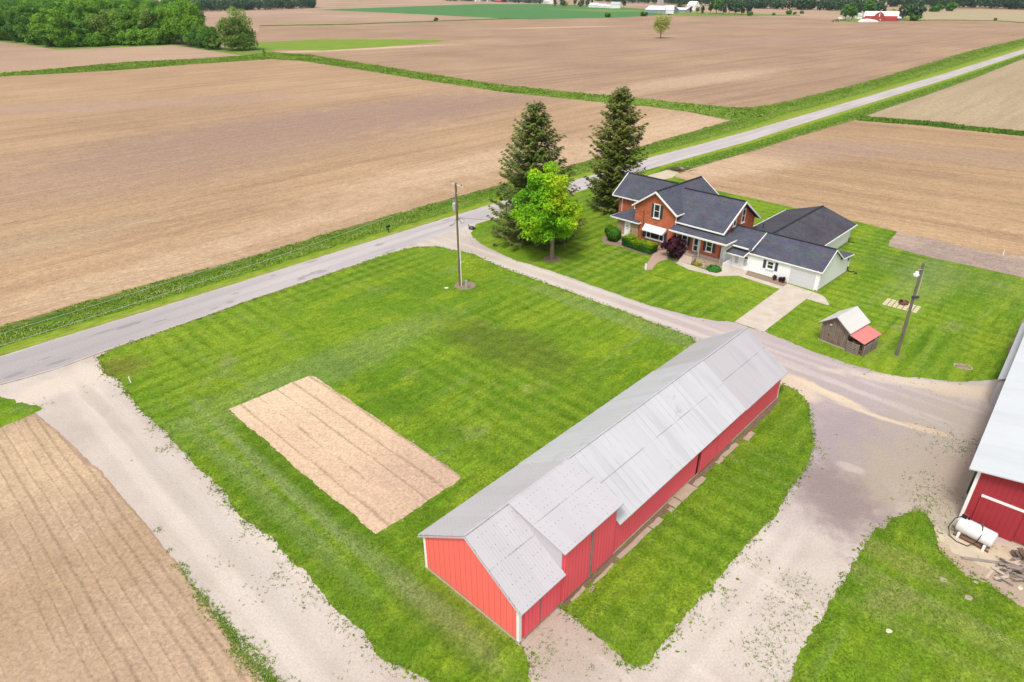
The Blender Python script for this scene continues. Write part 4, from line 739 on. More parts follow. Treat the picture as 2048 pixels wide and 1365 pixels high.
# ------------------------------------------------------------ long red barn
barn = thing('red_barn', 'long red barn with a pale metal roof and white corner boards beside the lawn', 'barn', BO, BYAW)
BW, BL = 7.68, 32.67
ze, zr = 2.68, 5.18
def gabprof(u, o=0): return [(u,0+o,.1),(u,BW-o,.1),(u,BW-o,ze),(u,BW/2,zr),(u,0+o,ze)]
g = MB(); g.prism(gabprof(0.), (.12,0,0)); g.build('gable_wall', MT['redS'], barn)
g = MB(); g.box(.121,BL-.121,0,.12,.1,ze).box(.121,BL-.121,BW-.12,BW,.1,ze); g.build('side_wall', MT['redE'], barn)
g = MB(); g.prism(gabprof(BL-.12), (.12,0,0)); g.build('far_gable_wall', MT['redE'], barn)
g = MB(); g.box(3.45,8.55,-.03,.12,.1,4.27); g.build('dormer_wall', MT['redE'], barn)
for u in (3.40, 8.52): MB().prism([(u,-.02,2.4),(u,-.02,4.31),(u,3.7,5.2)], (.06,0,0)).build('dormer_cheek', MT['roof1'], barn)
MB().box(-.05,BL+.03,-.06,BW+.04,-.02,.099).build('foundation', MT['stoneslab'], barn)
sl = (zr-ze)/(BW/2); oh = .32
def rsec(u0, u1, dz, mat, ue=None):
    m = MB(); rz, ez = zr+.14+dz, ze+.14-sl*oh+dz
    ue = u1 if ue is None else ue; m.slab([(u0,-oh,ez),(ue,-oh,ez),(ue,BW/2,rz),(u0,BW/2,rz)], .07).slab([(u0,BW/2,rz),(u1,BW/2,rz),(u1,BW+oh,ez),(u0,BW+oh,ez)], .07)
    return m.build('roof_section', MT[mat], barn)
rsec(-.14, 8.62, 0, 'roof1', 3.47); rsec(8.60, 25.25, .045, 'roof2'); rsec(25.2, 33.0, -.045, 'roof3')
g = MB(); g.slab([(3.25,-.36,4.30),(8.75,-.36,4.30),(8.75,BW/2,zr+.19),(3.25,BW/2,zr+.19)], .07); g.build('dormer_roof', MT['roof1'], barn)
g = MB(); pass
for ua, ub, dz_ in ((-.14,8.6,.165),(8.62,25.2,.21),(25.21,33,.122)): MB().beam((ua,BW/2,zr+dz_),(ub,BW/2,zr+dz_),.13,.04).build('ridge_cap', MT['roof3'], barn)
for u, v in ((-.012,-.012),(-.012,BW-.17),(BL-.17,-.012)): MB().box(u,u+.19,v,v+.19,.1,ze+.02).build('corner_board', MT['white'], barn)
rake(barn,(-.17,-oh,ze+.10-sl*oh),(-.17,BW/2,zr+.12),.05,.10,'silver'); rake(barn,(-.171,BW/2,zr+.12),(-.171,BW+oh,ze+.10-sl*oh),.05,.10,'silver')
we = front(0.)
for a0, a1, z1, c in ((.35,1.58,2.2,.03),(1.72,3.38,2.2,.03),(3.62,5.98,3.95,.06),(6.22,8.42,3.95,.06),(18.98,21.35,2.05,.07),(21.52,24.0,2.05,.04)):
    m = MB().wbox(we, a0, a1, .12, z1, c*.5+.01, c+.04); m.build('sliding_door', MT['redE'], barn)
MB().wbox(we, 6.02, 6.17, .12, 4.0, .03, .14).build('door_post', MT['pallet'], barn); MB().wbox(we, 1.60, 1.68, .12, 2.2, .0, .05).build('door_post', MT['pallet'], barn)
for q in ((18.70,18.93,.1,2.1,.001,.012),(8.46,8.53,.1,4.0,.031,.04),(21.4,21.47,.1,2.05,.001,.012)): MB().wbox(we, *q).build('doorway_gap', MT['black'], barn)
# worn concrete slabs on the grass along the barn
bu = Vector((math.cos(BYAW), math.sin(BYAW), 0)); bv = Vector((-math.sin(BYAW), math.cos(BYAW), 0))
def on_barn(u, v): return BO+bu*u+bv*v
SL = [(22.1,24.3,-.62,-.30,'long narrow concrete slab by the barn wall, farthest but one along the row'),(21.0,21.95,-.66,-.32,'short squarish concrete slab between two narrow slabs by the barn'),(17.7,18.95,-.74,-.34,'raised curb-like concrete slab at the corner of the weedy gap'),
      (15.75,17.6,-.78,.0,'broadest flat concrete slab beside the barn doors'),(14.85,15.6,-.72,-.08,'small square concrete slab next to the broadest slab'),(14.3,14.7,-.72,-.40,'smallest broken concrete piece in the row along the barn'),
      (12.1,13.3,-.74,-.36,'worn concrete slab with soil around it by the barn wall'),(8.5,12.0,-.66,-.30,'longest concrete slab in the row along the red barn'),(5.9,7.9,-.62,-.42,'thin cracked concrete strip below the barn dormer'),(25.2,26.5,-.95,-.50,'stained concrete slab farthest out in the grass beside the barn'),(4.0,5.3,-.45,-.22,'narrow crumbling concrete strip nearest the gravel end of the barn')]
for u0, u1, v0, v1, lab in SL:
    P = []
    for k in range(5): P.append((u0+(u1-u0)*k/4+rng.uniform(-.06,.06), v0+rng.uniform(-.06,.06)))
    for k in range(5): P.append((u1-(u1-u0)*k/4+rng.uniform(-.06,.06), v1+rng.uniform(-.06,.06)))
    c = on_barn((u0+u1)/2, (v0+v1)/2); top = []
    for a, b in P: q = on_barn(a, b)-c; top.append((q.x, q.y, .07))
    o = MB().slab(top, .07).build('concrete_slab', MT['stoneslab'], loc=c); tag(o, lab, 'slab', 'concrete slabs along the barn')
P = [on_barn(u, v).to_2d() for u, v in ((3.5,-.05),(3.5,-.35),(9,-.45),(16,-.55),(22,-.45),(27,-.6),(32.4,-.4),(32.5,-.03))]
sheet('bare_ground', [P], LZ*5, MT['dark_mulch'], .10, 1.2, .15)
c = on_barn(5.45,-.75); m = MB()
m.box(-.2,.2,-.1,-.06,.0,.19).box(-.2,.2,.06,.1,.0,.19).box(-.2,-.16,-.06,.06,0,.19).box(.16,.2,-.06,.06,0,.19).box(-.02,.02,-.06,.06,0,.19)
tag(m.build('concrete_block', MT['stoneslab'], loc=c, rz=BYAW+.2), 'hollow concrete block lying on the strip under the barn dormer', 'block')
# ------------------------------------------------------------ big barn at the right edge
bb = thing('machinery_barn', 'large dark red barn with a broad white metal roof at the right edge', 'barn', (29.40,32.40,0), R(48.5))
g = MB(); g.prism([(0,0,.25),(0,-14,.25),(0,-14,4.3),(0,-7,5.3),(0,0,4.3)], (34,0,0)); g.build('wall', MT['redB'], bb)
MB().box(-.02,34,-14,.02,-.05,.249).build('foundation', MT['stoneslab'], bb)
g = MB(); g.slab([(-.55,.5,4.36),(-.55,-7,5.46),(34.5,-7,5.46),(34.5,.5,4.36)], .09).slab([(-.55,-7,5.46),(-.55,-14.5,4.36),(34.5,-14.5,4.36),(34.5,-7,5.46)], .09); g.build('roof', MT['roofW'], bb)
g = MB(); g.slab([(16.6,.49,3.0),(30,.49,3.0),(30,1.0,2.75),(16.6,1.0,2.75)], .08); g.build('lean_to_roof', MT['silver'], bb)
MB().box(16.8,30,.03,.9,0,2.66).build('lean_to_wall', MT['silver'], bb)
MB().box(-.03,.16,-.16,.03,0,4.28).build('corner_board', MT['white'], bb)
MB().box(-.07,-.012,-6.5,-.62,2.38,2.55).build('door_track', MT['white'], bb)
m = MB().box(-.10,-.03,-2.95,-.62,.0,2.34); m.build('sliding_door', MT['redB'], bb)
m = MB().box(-.075,-.02,-5.4,-2.97,.12,2.34); m.build('sliding_door', MT['redB'], bb)
MB().tube([(3.2,.08,4.2),(3.2,.08,.1)], .06, 6).build('downspout', MT['greenp'], bb)
# ------------------------------------------------------------ weathered shed with a lean-to
p0, p1 = Vector((30.57,57.45,0)), Vector((32.22,55.36,0)); syaw = math.atan2(p1.y-p0.y, p1.x-p0.x); sw = (p1-p0).length
shed = thing('wooden_shed', 'small weathered grey board shed with a pale tin roof and a red lean-to', 'shed', p0, syaw)
SD = 3.3
m = MB().prism([(0,0,.05),(sw,0,.05),(sw,0,2.08),(sw/2,0,3.0),(0,0,2.08)], (0,SD,0)); m.build('wall', MT['oldwood'], shed)
MB().box(-.04,sw+.04,-.04,SD+.04,-.02,.14).build('foundation', MT['stoneslab'], shed)
m = MB().slab([(-.28,-.30,1.98),(sw/2,-.30,3.16),(sw/2,SD+.3,3.16),(-.28,SD+.3,1.98)], .06).slab([(sw/2,-.30,3.16),(sw+.28,-.30,1.98),(sw+.28,SD+.3,1.98),(sw/2,SD+.3,3.16)], .06); m.build('roof', MT['roofS'], shed)
rake(shed,(-.28,-.32,1.99),(sw/2,-.32,3.17),.04,.10,'polegrey'); rake(shed,(sw/2,-.321,3.17),(sw+.28,-.321,1.99),.04,.10,'polegrey')
m = MB()
for k in range(6): m.box(.75+.21*k,.75+.21*k+.20,-.045,-.002,.25,1.75)
m.box(.75,2.0,-.07,-.046,.45,.55).box(.75,2.0,-.07,-.046,1.45,1.55); dd = m.build('door', MT['oldwood'], shed)
MB().box(.78,.95,-.085,-.071,.9,1.05).build('latch', MT['iron'], dd)
MB().lathe([(.11,0),(.11,.04)], 12, (0,0,0)).build('hanging_disc', MT['silver'], shed, loc=(.88,-.08,2.05)).rotation_euler = (R(90),0,0)
m = MB().slab([(sw-.02,-.25,1.86),(sw+1.72,-.25,1.42),(sw+1.72,SD-.1,1.42),(sw-.02,SD-.1,1.86)], .04); m.build('lean_to_roof', MT['lean_red'], shed)
for x, y in ((sw+1.55,.05),(sw+1.55,SD-.35)): MB().box(x-.05,x+.05,y-.05,y+.05,0,1.43).build('lean_to_post', MT['polegrey'], shed)
def shed_w(a, b, z=0): c, s = math.cos(syaw), math.sin(syaw); return Vector((p0.x+a*c-b*s, p0.y+a*s+b*c, z))
def pallet(a, b, rz, lab, tilt=0):
    t = thing('wooden_pallet', lab, 'pallet', shed_w(a, b, 0), syaw+rz, 'grey pallets closing the lean-to')
    m = MB()
    for k in range(7): z = .04+k*.165; m.box(0,1.2,-.02,0.,z,z+.085)
    m.build('front_slats', MT['pallet'], t)
    m = MB()
    for x in (0,.57,1.14): m.box(x,x+.06,.002,.10,.0,1.16)
    m.build('stringers', MT['pallet'], t)
    m = MB()
    for k in range(5): z = .04+k*.24; m.box(0,1.2,.102,.12,z,z+.07)
    m.build('back_slats', MT['pallet'], t)
    return t
pallet(sw+.10,-.22,0,'grey slatted pallet standing upright at the front of the red lean-to')
pallet(sw+1.75,.05,R(90),'grey pallet closing the outer side of the lean-to, nearest the front')
pallet(sw+1.75,1.45,R(90),'grey pallet on the outer side of the lean-to, towards the back')
m = MB()
for k in range(150):
    a, b, z = sw+rng.uniform(.2,1.45), rng.uniform(.1,2.7), rng.uniform(.06,1.05); an = rng.uniform(-.4,.4); l = rng.uniform(.25,.5)
    m.tube([(a-l*math.cos(an)/2,b-l*math.sin(an)/2,z),(a+l*math.cos(an)/2,b+l*math.sin(an)/2,z+rng.uniform(-.06,.06))], rng.uniform(.04,.085), 5)
tag(m.build('firewood_stack', MT['firewood'], loc=shed_w(0,0,0), rz=syaw), 'stack of split firewood kept under the red lean-to', 'firewood', kind='stuff')
# stone patio with a rusty fire ring
pc = G(1803,612); pyaw = R(-42)
for i in range(7):
    for j in range(4):
        a, b = -1.5+i*.5, -.85+j*.55; o = MB().box(-.20,.20,-.20,.20,0,.05).build('paving_slab', MT['paver'], loc=(pc.x+a*math.cos(pyaw)-b*math.sin(pyaw), pc.y+a*math.sin(pyaw)+b*math.cos(pyaw), .022), rz=pyaw+rng.uniform(-.05,.05), bevel=.012)
        tag(o, 'pale square paving slab set in the grass around the fire ring', 'paving slab', 'paving slabs around the fire ring')
fr = thing('fire_ring', 'rusty fire ring with charred logs on the pale paving slabs', 'fire pit', G(1806,609)+Vector((0,0,.072)))
m = MB(); n = 18
for k in range(n):
    a, b = 6.2832*k/n, 6.2832*(k+1)/n
    m.hexa([(math.cos(a)*.46,math.sin(a)*.46,0),(math.cos(a)*.50,math.sin(a)*.50,0),(math.cos(b)*.50,math.sin(b)*.50,0),(math.cos(b)*.46,math.sin(b)*.46,0),(math.cos(a)*.46,math.sin(a)*.46,.3),(math.cos(a)*.50,math.sin(a)*.50,.3),(math.cos(b)*.50,math.sin(b)*.50,.3),(math.cos(b)*.46,math.sin(b)*.46,.3)])
m.build('ring', MT['rust'], fr)
for k in range(4): MB().tube([(-.4+.2*k,-.35,.1+.05*k),(.35-.15*k,.42,.2+.06*k)], .06, 6).build('log', MT['firewood'], fr)
# ------------------------------------------------------------ fuel tank, planks and wood pile
ta, tb = Vector((28.55,31.25,0)), Vector((29.75,29.75,0)); ty = math.atan2(tb.y-ta.y, tb.x-ta.x)
tk = thing('fuel_tank', 'white horizontal fuel tank with a black hose beside the big barn', 'tank', (ta+tb)/2, ty)
tl, tr = 1.0, .50
m = MB(); n = 28; prof_ = [(-tl-.05,.30),(-tl-.02,.44),(-tl+.03,tr),(tl-.03,tr),(tl+.02,.44),(tl+.05,.30)]
vs = [(x, r*math.cos(6.2832*k/n), .80+r*math.sin(6.2832*k/n)) for x, r in prof_ for k in range(n)]
fs = [(i*n+k, i*n+(k+1)%n, (i+1)*n+(k+1)%n, (i+1)*n+k) for i in range(len(prof_)-1) for k in range(n)]+[tuple(range(n)), tuple(range(5*n,6*n))]
m.add(vs, fs).build('body', MT['tank'], tk, smooth=True)
for x in (-.72,.72): MB().box(x-.06,x+.06,-.42,.42,.12,.38).box(x-.07,x+.07,-.5,-.38,0,.42).box(x-.07,x+.07,.38,.5,0,.42).build('leg', MT['white'], tk)
MB().box(-1.0,1.0,-.42,-.30,.02,.119).box(-1.0,1.0,.30,.42,.02,.119).build('skid', MT['rust'], tk)
MB().box(-1.0,-.72,-.06,.14,1.29,1.48).lathe([(.07,0),(.07,.12)], 10, (-.62,.1,1.28)).build('pump', MT['black'], tk)
MB().lathe([(.06,0),(.06,.05),(.14,.06),(.14,.10),(.03,.12)], 12, (-.86,.34,1.20)).build('valve_wheel', MT['redp'], tk)
MB().lathe([(.05,0),(.05,.14),(.07,.15),(.02,.2)], 10, (.15,.1,1.27)).build('filler_cap', MT['greenp'], tk)
hz = [(-.95,.0,1.38),(-1.25,-.15,1.1),(-1.35,-.45,.5),(-1.1,-.75,.12),(-.6,-.9,.05),(.0,-.85,.1),(.3,-.62,.5),(.36,-.45,1.0),(.28,-.2,1.27),(.17,.06,1.38)]
MB().tube(hz, .028, 7).build('hose', MT['black'], tk)
a, b = Vector((27.57,29.06,0)), Vector((31.3,28.3,0)); L = (b-a).length
tag(MB().box(0,L,-.10,.10,0,.06).build('plank', MT['pallet'], loc=a+Vector((0,0,.024)), rz=math.atan2(b.y-a.y,b.x-a.x), bevel=.008), 'long grey plank lying on bare ground in front of the fuel tank', 'plank')
wl = thing('wood_pile', 'untidy heap of weathered boards and sticks by the big barn', 'wood pile', G(2010,1150))
for k in range(75):
    x, y = rng.gauss(.9,.8), rng.gauss(.1,.5); z = max(.04, .42-.22*math.hypot(x-.9,y)+rng.uniform(-.12,.08)); an = rng.uniform(-1.1,.7); l = rng.uniform(.3,1.0)
    m = MB().beam((x-l*math.cos(an)/2,y-l*math.sin(an)/2,z),(x+l*math.cos(an)/2,y+l*math.sin(an)/2,z+rng.uniform(-.05,.08)), rng.uniform(.09,.2), rng.uniform(.03,.07))
    m.build('board', rng.choice([MT['pallet'],MT['oldwood'],MT['pallet'],MT['polegrey'],MT['steps']]), wl)
lg = thing('log_stack', 'dark stack of short logs against the big barn', 'log stack', G(2040,1118))
for k in range(26):
    x, z = rng.uniform(-.5,1.1), rng.uniform(.08,.5); y = rng.uniform(-.2,.3)
    MB().tube([(x,y-.2,z),(x+.05,y+.22,z+.02)], rng.uniform(.07,.11), 7).build('log', rng.choice([MT['firewood'],MT['bark'],MT['polegrey']]), lg)
# rocks in the grass
def rock(px, py, r, lab, flat=.35, mat='rock'):
    g = G(px, py); bm_ = bmesh.new(); bmesh.ops.create_icosphere(bm_, subdivisions=2, radius=r)
    for v in bm_.verts: k = 1+.35*mn.noise(v.co*2.2/r+Vector((px,py,0))); v.co = Vector((v.co.x*k, v.co.y*k*.8, v.co.z*flat*k))
    me = bpy.data.meshes.new('rock'); bm_.to_mesh(me); bm_.free(); me.materials.append(MT[mat]); o = bpy.data.objects.new('rock', me); COL.objects.link(o); o.location = (g.x, g.y, r*flat*.45)
    return tag(o, lab, 'rock')
rock(893,577,.27,'white rock in the lawn left of the utility pole'); rock(1778,1263,.18,'bright yellowish rock in the lower right lawn'); rock(1887,1160,.24,'flat pale stone in the lawn nearest the bare ground',.12,'stoneslab'); rock(1937,1196,.25,'flat pinkish stone farther right in the lower lawn',.12,'stoneslab'); rock(1951,1165,.14,'small white stone beside the bare ground',.3,'stoneslab'); rock(2040,1177,.16,'white stone beside the wood pile',.4)
wc = thing('well_cover', 'sunken square stone well cover in the right-hand lawn', 'well cover', G(1925,735)+Vector((0,0,.022)), R(-20))
m = MB()
for x, y, l, a in ((-.45,.36,.42,.1),(.1,.42,.5,-.1),(.6,.30,.36,-.7),(.72,-.05,.4,1.5),(.35,-.38,.5,.15),(-.25,-.34,.5,-.1),(-.66,.05,.45,1.3)): m.beam((x-l*.5*math.cos(a),y-l*.5*math.sin(a),.03),(x+l*.5*math.cos(a),y+l*.5*math.sin(a),.035),.13,.07)
m.build('stone_rim', MT['stoneslab'], wc); MB().lathe([(.50,0),(.48,.02)], 14, (.03,0,0)).build('cover', MT['mulch'], wc)
# ------------------------------------------------------------ utility pole with transformer, wires
UP = Vector((-6.1,71.4,0))
up = thing('utility_pole', 'brown wooden utility pole with a crossarm and a grey transformer', 'utility pole', UP)
MB().tube([(0,0,0),(0,0,12.2)], [.17,.115], 12).build('pole', MT['pole'], up)
ad = (Vector((-4.95,70.27,0))-Vector((-6.56,72.16,0))).normalized(); c0 = Vector((.12,-.05,12.0))
MB().beam(c0-ad*1.15, c0+ad*1.15, .10, .12).build('crossarm', MT['polegrey'] if 0 else plain('pale_crossarm', (.55,.50,.44), .8, .1, .15), up)
for s in (-1.05,.85): q = c0+ad*s; MB().lathe([(.03,0),(.06,.04),(.07,.09),(.05,.13),(.03,.17)], 10, (q.x,q.y,q.z+.06)).build('insulator', MT['iron'], up)
q = Vector((-.02,0,11.1)); MB().beam(q-ad*.75,q+ad*.25,.07,.08).beam((0,0,10.9),q-ad*.7,.04,.05).build('bracket', MT['silver'], up)
tq = -ad*.42; MB().lathe([(.20,0),(.24,.03),(.24,.78),(.20,.85),(.08,.9)], 16, (tq.x,tq.y,9.05)).build('transformer', MT['silver'], up)
for s in (-.1,.1): MB().lathe([(.045,0),(.06,.06),(.04,.1),(.06,.16),(.03,.32)], 8, (tq.x+s,tq.y+s*.3,9.95)).build('bushing', MT['silver'], up)
MB().tube([(.16,-.10,0),(.16,-.10,7.9)], .055, 8).build('conduit', MT['white'], up)
MB().beam((.1,-.1,3.0),(.55,-.15,3.05),.03,.03).build('step_bolt', MT['white'], up)
MB().tube([(0,0,8.4)]+[(-.9*math.sin(k*.52),.25*math.cos(k*.5),7.7-.35*math.sin(k*.52)) for k in range(1,6)]+[(.1,.05,7.9)], .018, 5).tube([(0,0,8.4),(.5,.1,7.6),(.75,.1,7.7),(.8,.05,8.1),(.12,0,8.2)], .018, 5).build('drip_loop', MT['black'], up)
wd = Vector((math.cos(R(48)), math.sin(R(48)), 0))
def wire(a, b, sag, r, lab, n=28):
    pts = [a.lerp(b, k/n)-Vector((0,0,sag*4*(k/n)*(1-k/n))) for k in range(n+1)]
    o = MB().tube([p-a for p in pts], r, 5).build('power_line', MT['silver'], loc=a); return tag(o, lab, 'power line', 'overhead wires')
wire(UP+Vector((0,0,12.3)), UP-wd*90+Vector((0,0,12.4)), 1.9, .012, 'upper pale wire running left from the utility pole above the ditch')
wire(UP+Vector((0,0,11.15)), UP-wd*90+Vector((0,0,11.0)), 1.45, .014, 'lower pale wire running left from the utility pole above the road verge')
mast = Vector((math.cos(HYAW)*-23.82-math.sin(HYAW)*-1.3+HO.x, math.sin(HYAW)*-23.82+math.cos(HYAW)*-1.3+HO.y, 4.6))
o = wire(UP+Vector((.1,0,8.3)), mast, .8, .016, 'dark service wire from the utility pole to the brick house gable'); o.data.materials[0] = MT['black']
gy = thing('guy_wire', 'yellow guy wire guard slanting into the lawn beside the drive', 'guy wire', Vector((-2.9,76.48,0)))
dv = UP+Vector((0,0,8.4))-Vector((-2.9,76.48,0)); MB().tube([(0,0,0), dv*.145], .035, 6).build('guard', MT['yellow'], gy); MB().tube([dv*.13, dv], .008, 5).build('wire', MT['silver'], gy)
pd = thing('utility_pedestal', 'short grey-green utility pedestal at the foot of the utility pole', 'utility pedestal', G(933,577)); MB().box(-.13,.13,-.11,.11,0,.85).build('body', MT['greygreen'], pd, bevel=.02); MB().box(-.145,.145,-.125,.125,.851,.98).build('cap', MT['greygreen'], pd, bevel=.03)
# yard light pole
lp = thing('yard_light_pole', 'leaning grey wooden pole carrying a white yard lamp', 'light pole', (36.69,54.28,0))
MB().tube([(0,0,0),(-.10,.10,9.35)], [.15,.10], 10).build('pole', MT['polegrey'], lp)
MB().beam((-.05,.05,8.75),(-.55,-.12,8.85),.05,.05).build('bracket', MT['silver'], lp)
MB().lathe([(.10,.32),(.14,.28),(.16,.10),(.24,.06),(.25,0),(.20,-.16),(.10,-.22)], 16, (-.6,-.14,8.35)).build('lamp', MT['white'], lp, smooth=False)
MB().box(-.30,.30,-.16,.04,6.0,6.22).build('meter_box', MT['iron'], lp); MB().tube([(.13,-.05,6.2),(.10,.02,8.6)], .02, 5).build('cable', MT['silver'], lp)
# mailbox, trash bag, markers
mbx = thing('mailbox', 'black and green mailbox on a short post across the road', 'mailbox', G(777,465), RYAW)
MB().box(-.06,.06,-.06,.06,0,.75).box(-.35,.1,-.05,.05,.45,.52).build('post', MT['greenp'], mbx)
m = MB(); pr = [(-.30,-.11,.76),(-.30,.11,.76),(-.30,.11,.93)]+[(-.30,.11*math.cos(k*math.pi/6),.93+.11*math.sin(k*math.pi/6)) for k in range(1,6)]+[(-.30,-.11,.93)]
m.prism(pr, (.62,0,0)).build('box', MT['black'], mbx); MB().box(-.28,-.24,-.30,-.112,.55,.85).build('paper_tube', MT['greenp'], mbx)
def blobmesh(name, loc, r, mat, sx=1, sz=1, fr=2.2, amp=.35, parent=None):
    bm_ = bmesh.new(); bmesh.ops.create_icosphere(bm_, subdivisions=3, radius=1)
    for v in bm_.verts: k = 1+amp*mn.noise(v.co*fr+Vector(loc)); v.co = Vector((v.co.x*k*sx*r, v.co.y*k*r, max(-.45,v.co.z*k)*sz*r))
    me = bpy.data.meshes.new(name); bm_.to_mesh(me); bm_.free(); me.materials.append(mat)
    for p in me.polygons: p.use_smooth = True
    o = bpy.data.objects.new(name, me); COL.objects.link(o); o.parent = parent; o.location = loc; return o
tb_ = thing('trash_bag', 'black tied trash bag lying at the mouth of the drive', 'trash bag', G(944,459)); blobmesh('sack', (0,0,.17), .38, plain('black_plastic_bag', (.035,.04,.055), .3, .5, .2), 1.25, .75, 2.6, .4, tb_)
MB().tube([(-.25,.05,.35),(-.42,.1,.48),(-.5,.05,.62)], [.09,.04,.10], 7).build('tied_neck', bpy.data.materials['black_plastic_bag'], tb_)
o = MB().tube([(0,0,0),(-.08,.05,.55)], .055, 8).lathe([(.06,0),(.06,.03)], 8, (-.08,.05,.55)).build('marker_post', MT['white'], loc=G(262,766)); tag(o, 'short white marker post leaning in the big lawn near the gravel lane', 'marker post')
o = MB().box(-.09,.09,-.07,.07,0,.72).box(-.11,.11,-.09,.09,.721,.78).build('marker_post', MT['white'], loc=G(1291,540)); tag(o, 'stubby white post at the end of the pinkish path before the house', 'post')
o = MB().box(-.04,.04,-.04,.04,0,.75).box(-.06,.06,-.06,.06,.751,.8).build('marker_post', MT['white'], loc=G(2005,512)); tag(o, 'white stake standing at the edge of the dark garden strip', 'stake')
# planters, statue, flowers by the house
def house_w(u, v, z=0): c, s = math.cos(HYAW), math.sin(HYAW); return Vector((HO.x+u*c-v*s, HO.y+u*s+v*c, z))
# debris pile near the road
dp = thing('brush_pile', 'low pile of dark branches and soil beside the road behind the spruce', 'brush pile', G(1352,341))
for k in range(40):
    x, y = rng.gauss(0,1.0), rng.gauss(0,.5); an = rng.gauss(0,.6); l = rng.uniform(.6,2.2); z = max(.05,.55-.3*math.hypot(x*.7,y))
    MB().tube([(x-l/2*math.cos(an),y-l/2*math.sin(an),z),(x,y,z+.12),(x+l/2*math.cos(an),y+l/2*math.sin(an),z*.6)], [.06,.045,.02], 5).build('branch', MT['bark'], dp)
blobmesh('soil_heap', (.9,.2,.15), .8, MT['mulch'], 1.2, .5, 2, .4, dp)
# ------------------------------------------------------------ foliage
def cards(C, N, size, jit=.6, aspect=1., droop=0., seed=0):
    """leaf clump quads centred at C, roughly facing N; slightly folded diamonds"""
    r = np.random.default_rng(seed); n = len(C); N = N+r.normal(0, jit, (n,3)); N /= np.linalg.norm(N,axis=1)[:,None]+1e-9
    A = np.cross(N, r.normal(0,1,(n,3))); A /= np.linalg.norm(A,axis=1)[:,None]+1e-9; B = np.cross(N, A)
    s = size*r.uniform(.6,1.3,n); a = A*(s*aspect)[:,None]; b = B*s[:,None]; f = N*(s*.28)[:,None]
    V = np.stack((C-a-f*.6, C-b*.75+f*.4, C+a-f*.6, C+b*.75+f*.4), 1).reshape(-1,3)
    return V, np.arange(4*n).reshape(-1,4)
def crown_pts(seed, H0, Hh, W_, n, lobes=26, top=.45, hollow=.35, flat=1., taper=0., lr=(.11,.22)):
    """points & normals on many small lobes filling an uneven ellipsoid from height H0 to Hh"""
    r = np.random.default_rng(seed); C = []; zc = H0+(Hh-H0)*top
    L = []
    for i in range(lobes):
        for _ in range(50):
            u = r.normal(0,1,3); u /= np.linalg.norm(u); k = r.uniform(.35,.92)
            z = zc+u[2]*k*((Hh-zc) if u[2] > 0 else (zc-H0)); rad = W_/2*k*math.sqrt(max(0,1-u[2]**2*.85))*(1-taper*max(0,u[2]))
            a = math.atan2(u[1],u[0]); p = np.array([rad*math.cos(a), rad*math.sin(a)*flat, z])
            if all(np.linalg.norm(p-q[0]) > W_*.10 for q in L): break
        L.append((p, W_*r.uniform(*lr)))
    w = np.array([q[1]**2 for q in L]); idx = r.choice(len(L), n, p=w/w.sum()); cen = np.array([q[0] for q in L])[idx]; rr = np.array([q[1] for q in L])[idx]
    d = r.normal(0,1,(n,3)); d[:,2] += .35; d /= np.linalg.norm(d,axis=1)[:,None]; k = r.uniform(0,1,n)**hollow
    P = cen+d*(rr*k)[:,None]*np.array([1,1,.85]); P[:,2] = np.maximum(P[:,2], H0*.75)
    return P, d, np.array([q[0] for q in L]), np.linspace(0,1,len(L))[idx]
def broadleaf(name, label, cat, loc, Hh, W_, H0, n, card, mat, bark, seed, lobes=26, top=.45, tr=.25, limbs=7, group=None, flat=1., tbias=None, taper=0., shift=(0,0), lr=(.11,.22)):
    t = thing(name, label, cat, loc, rng.random()*6, group)
    P, N, L, li = crown_pts(seed, H0, Hh, W_, n, lobes, top, flat=flat, taper=taper, lr=lr); P = P+np.array([*shift,0.]); L = L+np.array([*shift,0.]); V, Q = cards(P, N*.7+np.array([0,0,.6]), card, .5, 1.05, seed=seed)
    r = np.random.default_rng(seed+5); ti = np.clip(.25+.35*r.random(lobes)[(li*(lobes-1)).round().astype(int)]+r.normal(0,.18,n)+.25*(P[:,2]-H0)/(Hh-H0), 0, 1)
    if tbias is not None: ti = np.clip(ti+tbias(P), 0, 1)
    mesh_np('crown', V, Q, MT[mat], t, ti)
    m = MB(); zt = H0+(Hh-H0)*.6; m.tube([(0,0,0),(0,0,H0*.6),(.1*W_*.1,0,H0+(Hh-H0)*.25),(.02*W_,.02*W_,zt)], [tr*1.25,tr,tr*.7,tr*.2], 9)
    for i in range(limbs):
        q = L[int(i*len(L)/limbs)]; z0 = H0*rng.uniform(.8,1.2)+.12*i*(Hh-H0)/limbs*3; m.tube([(0,0,min(z0,zt*.9)),(q[0]*.5,q[1]*.5,(z0+q[2])/2+.3),tuple(q)], [tr*.42,tr*.28,tr*.08], 6)
    m.build('trunk', MT[bark], t); return t
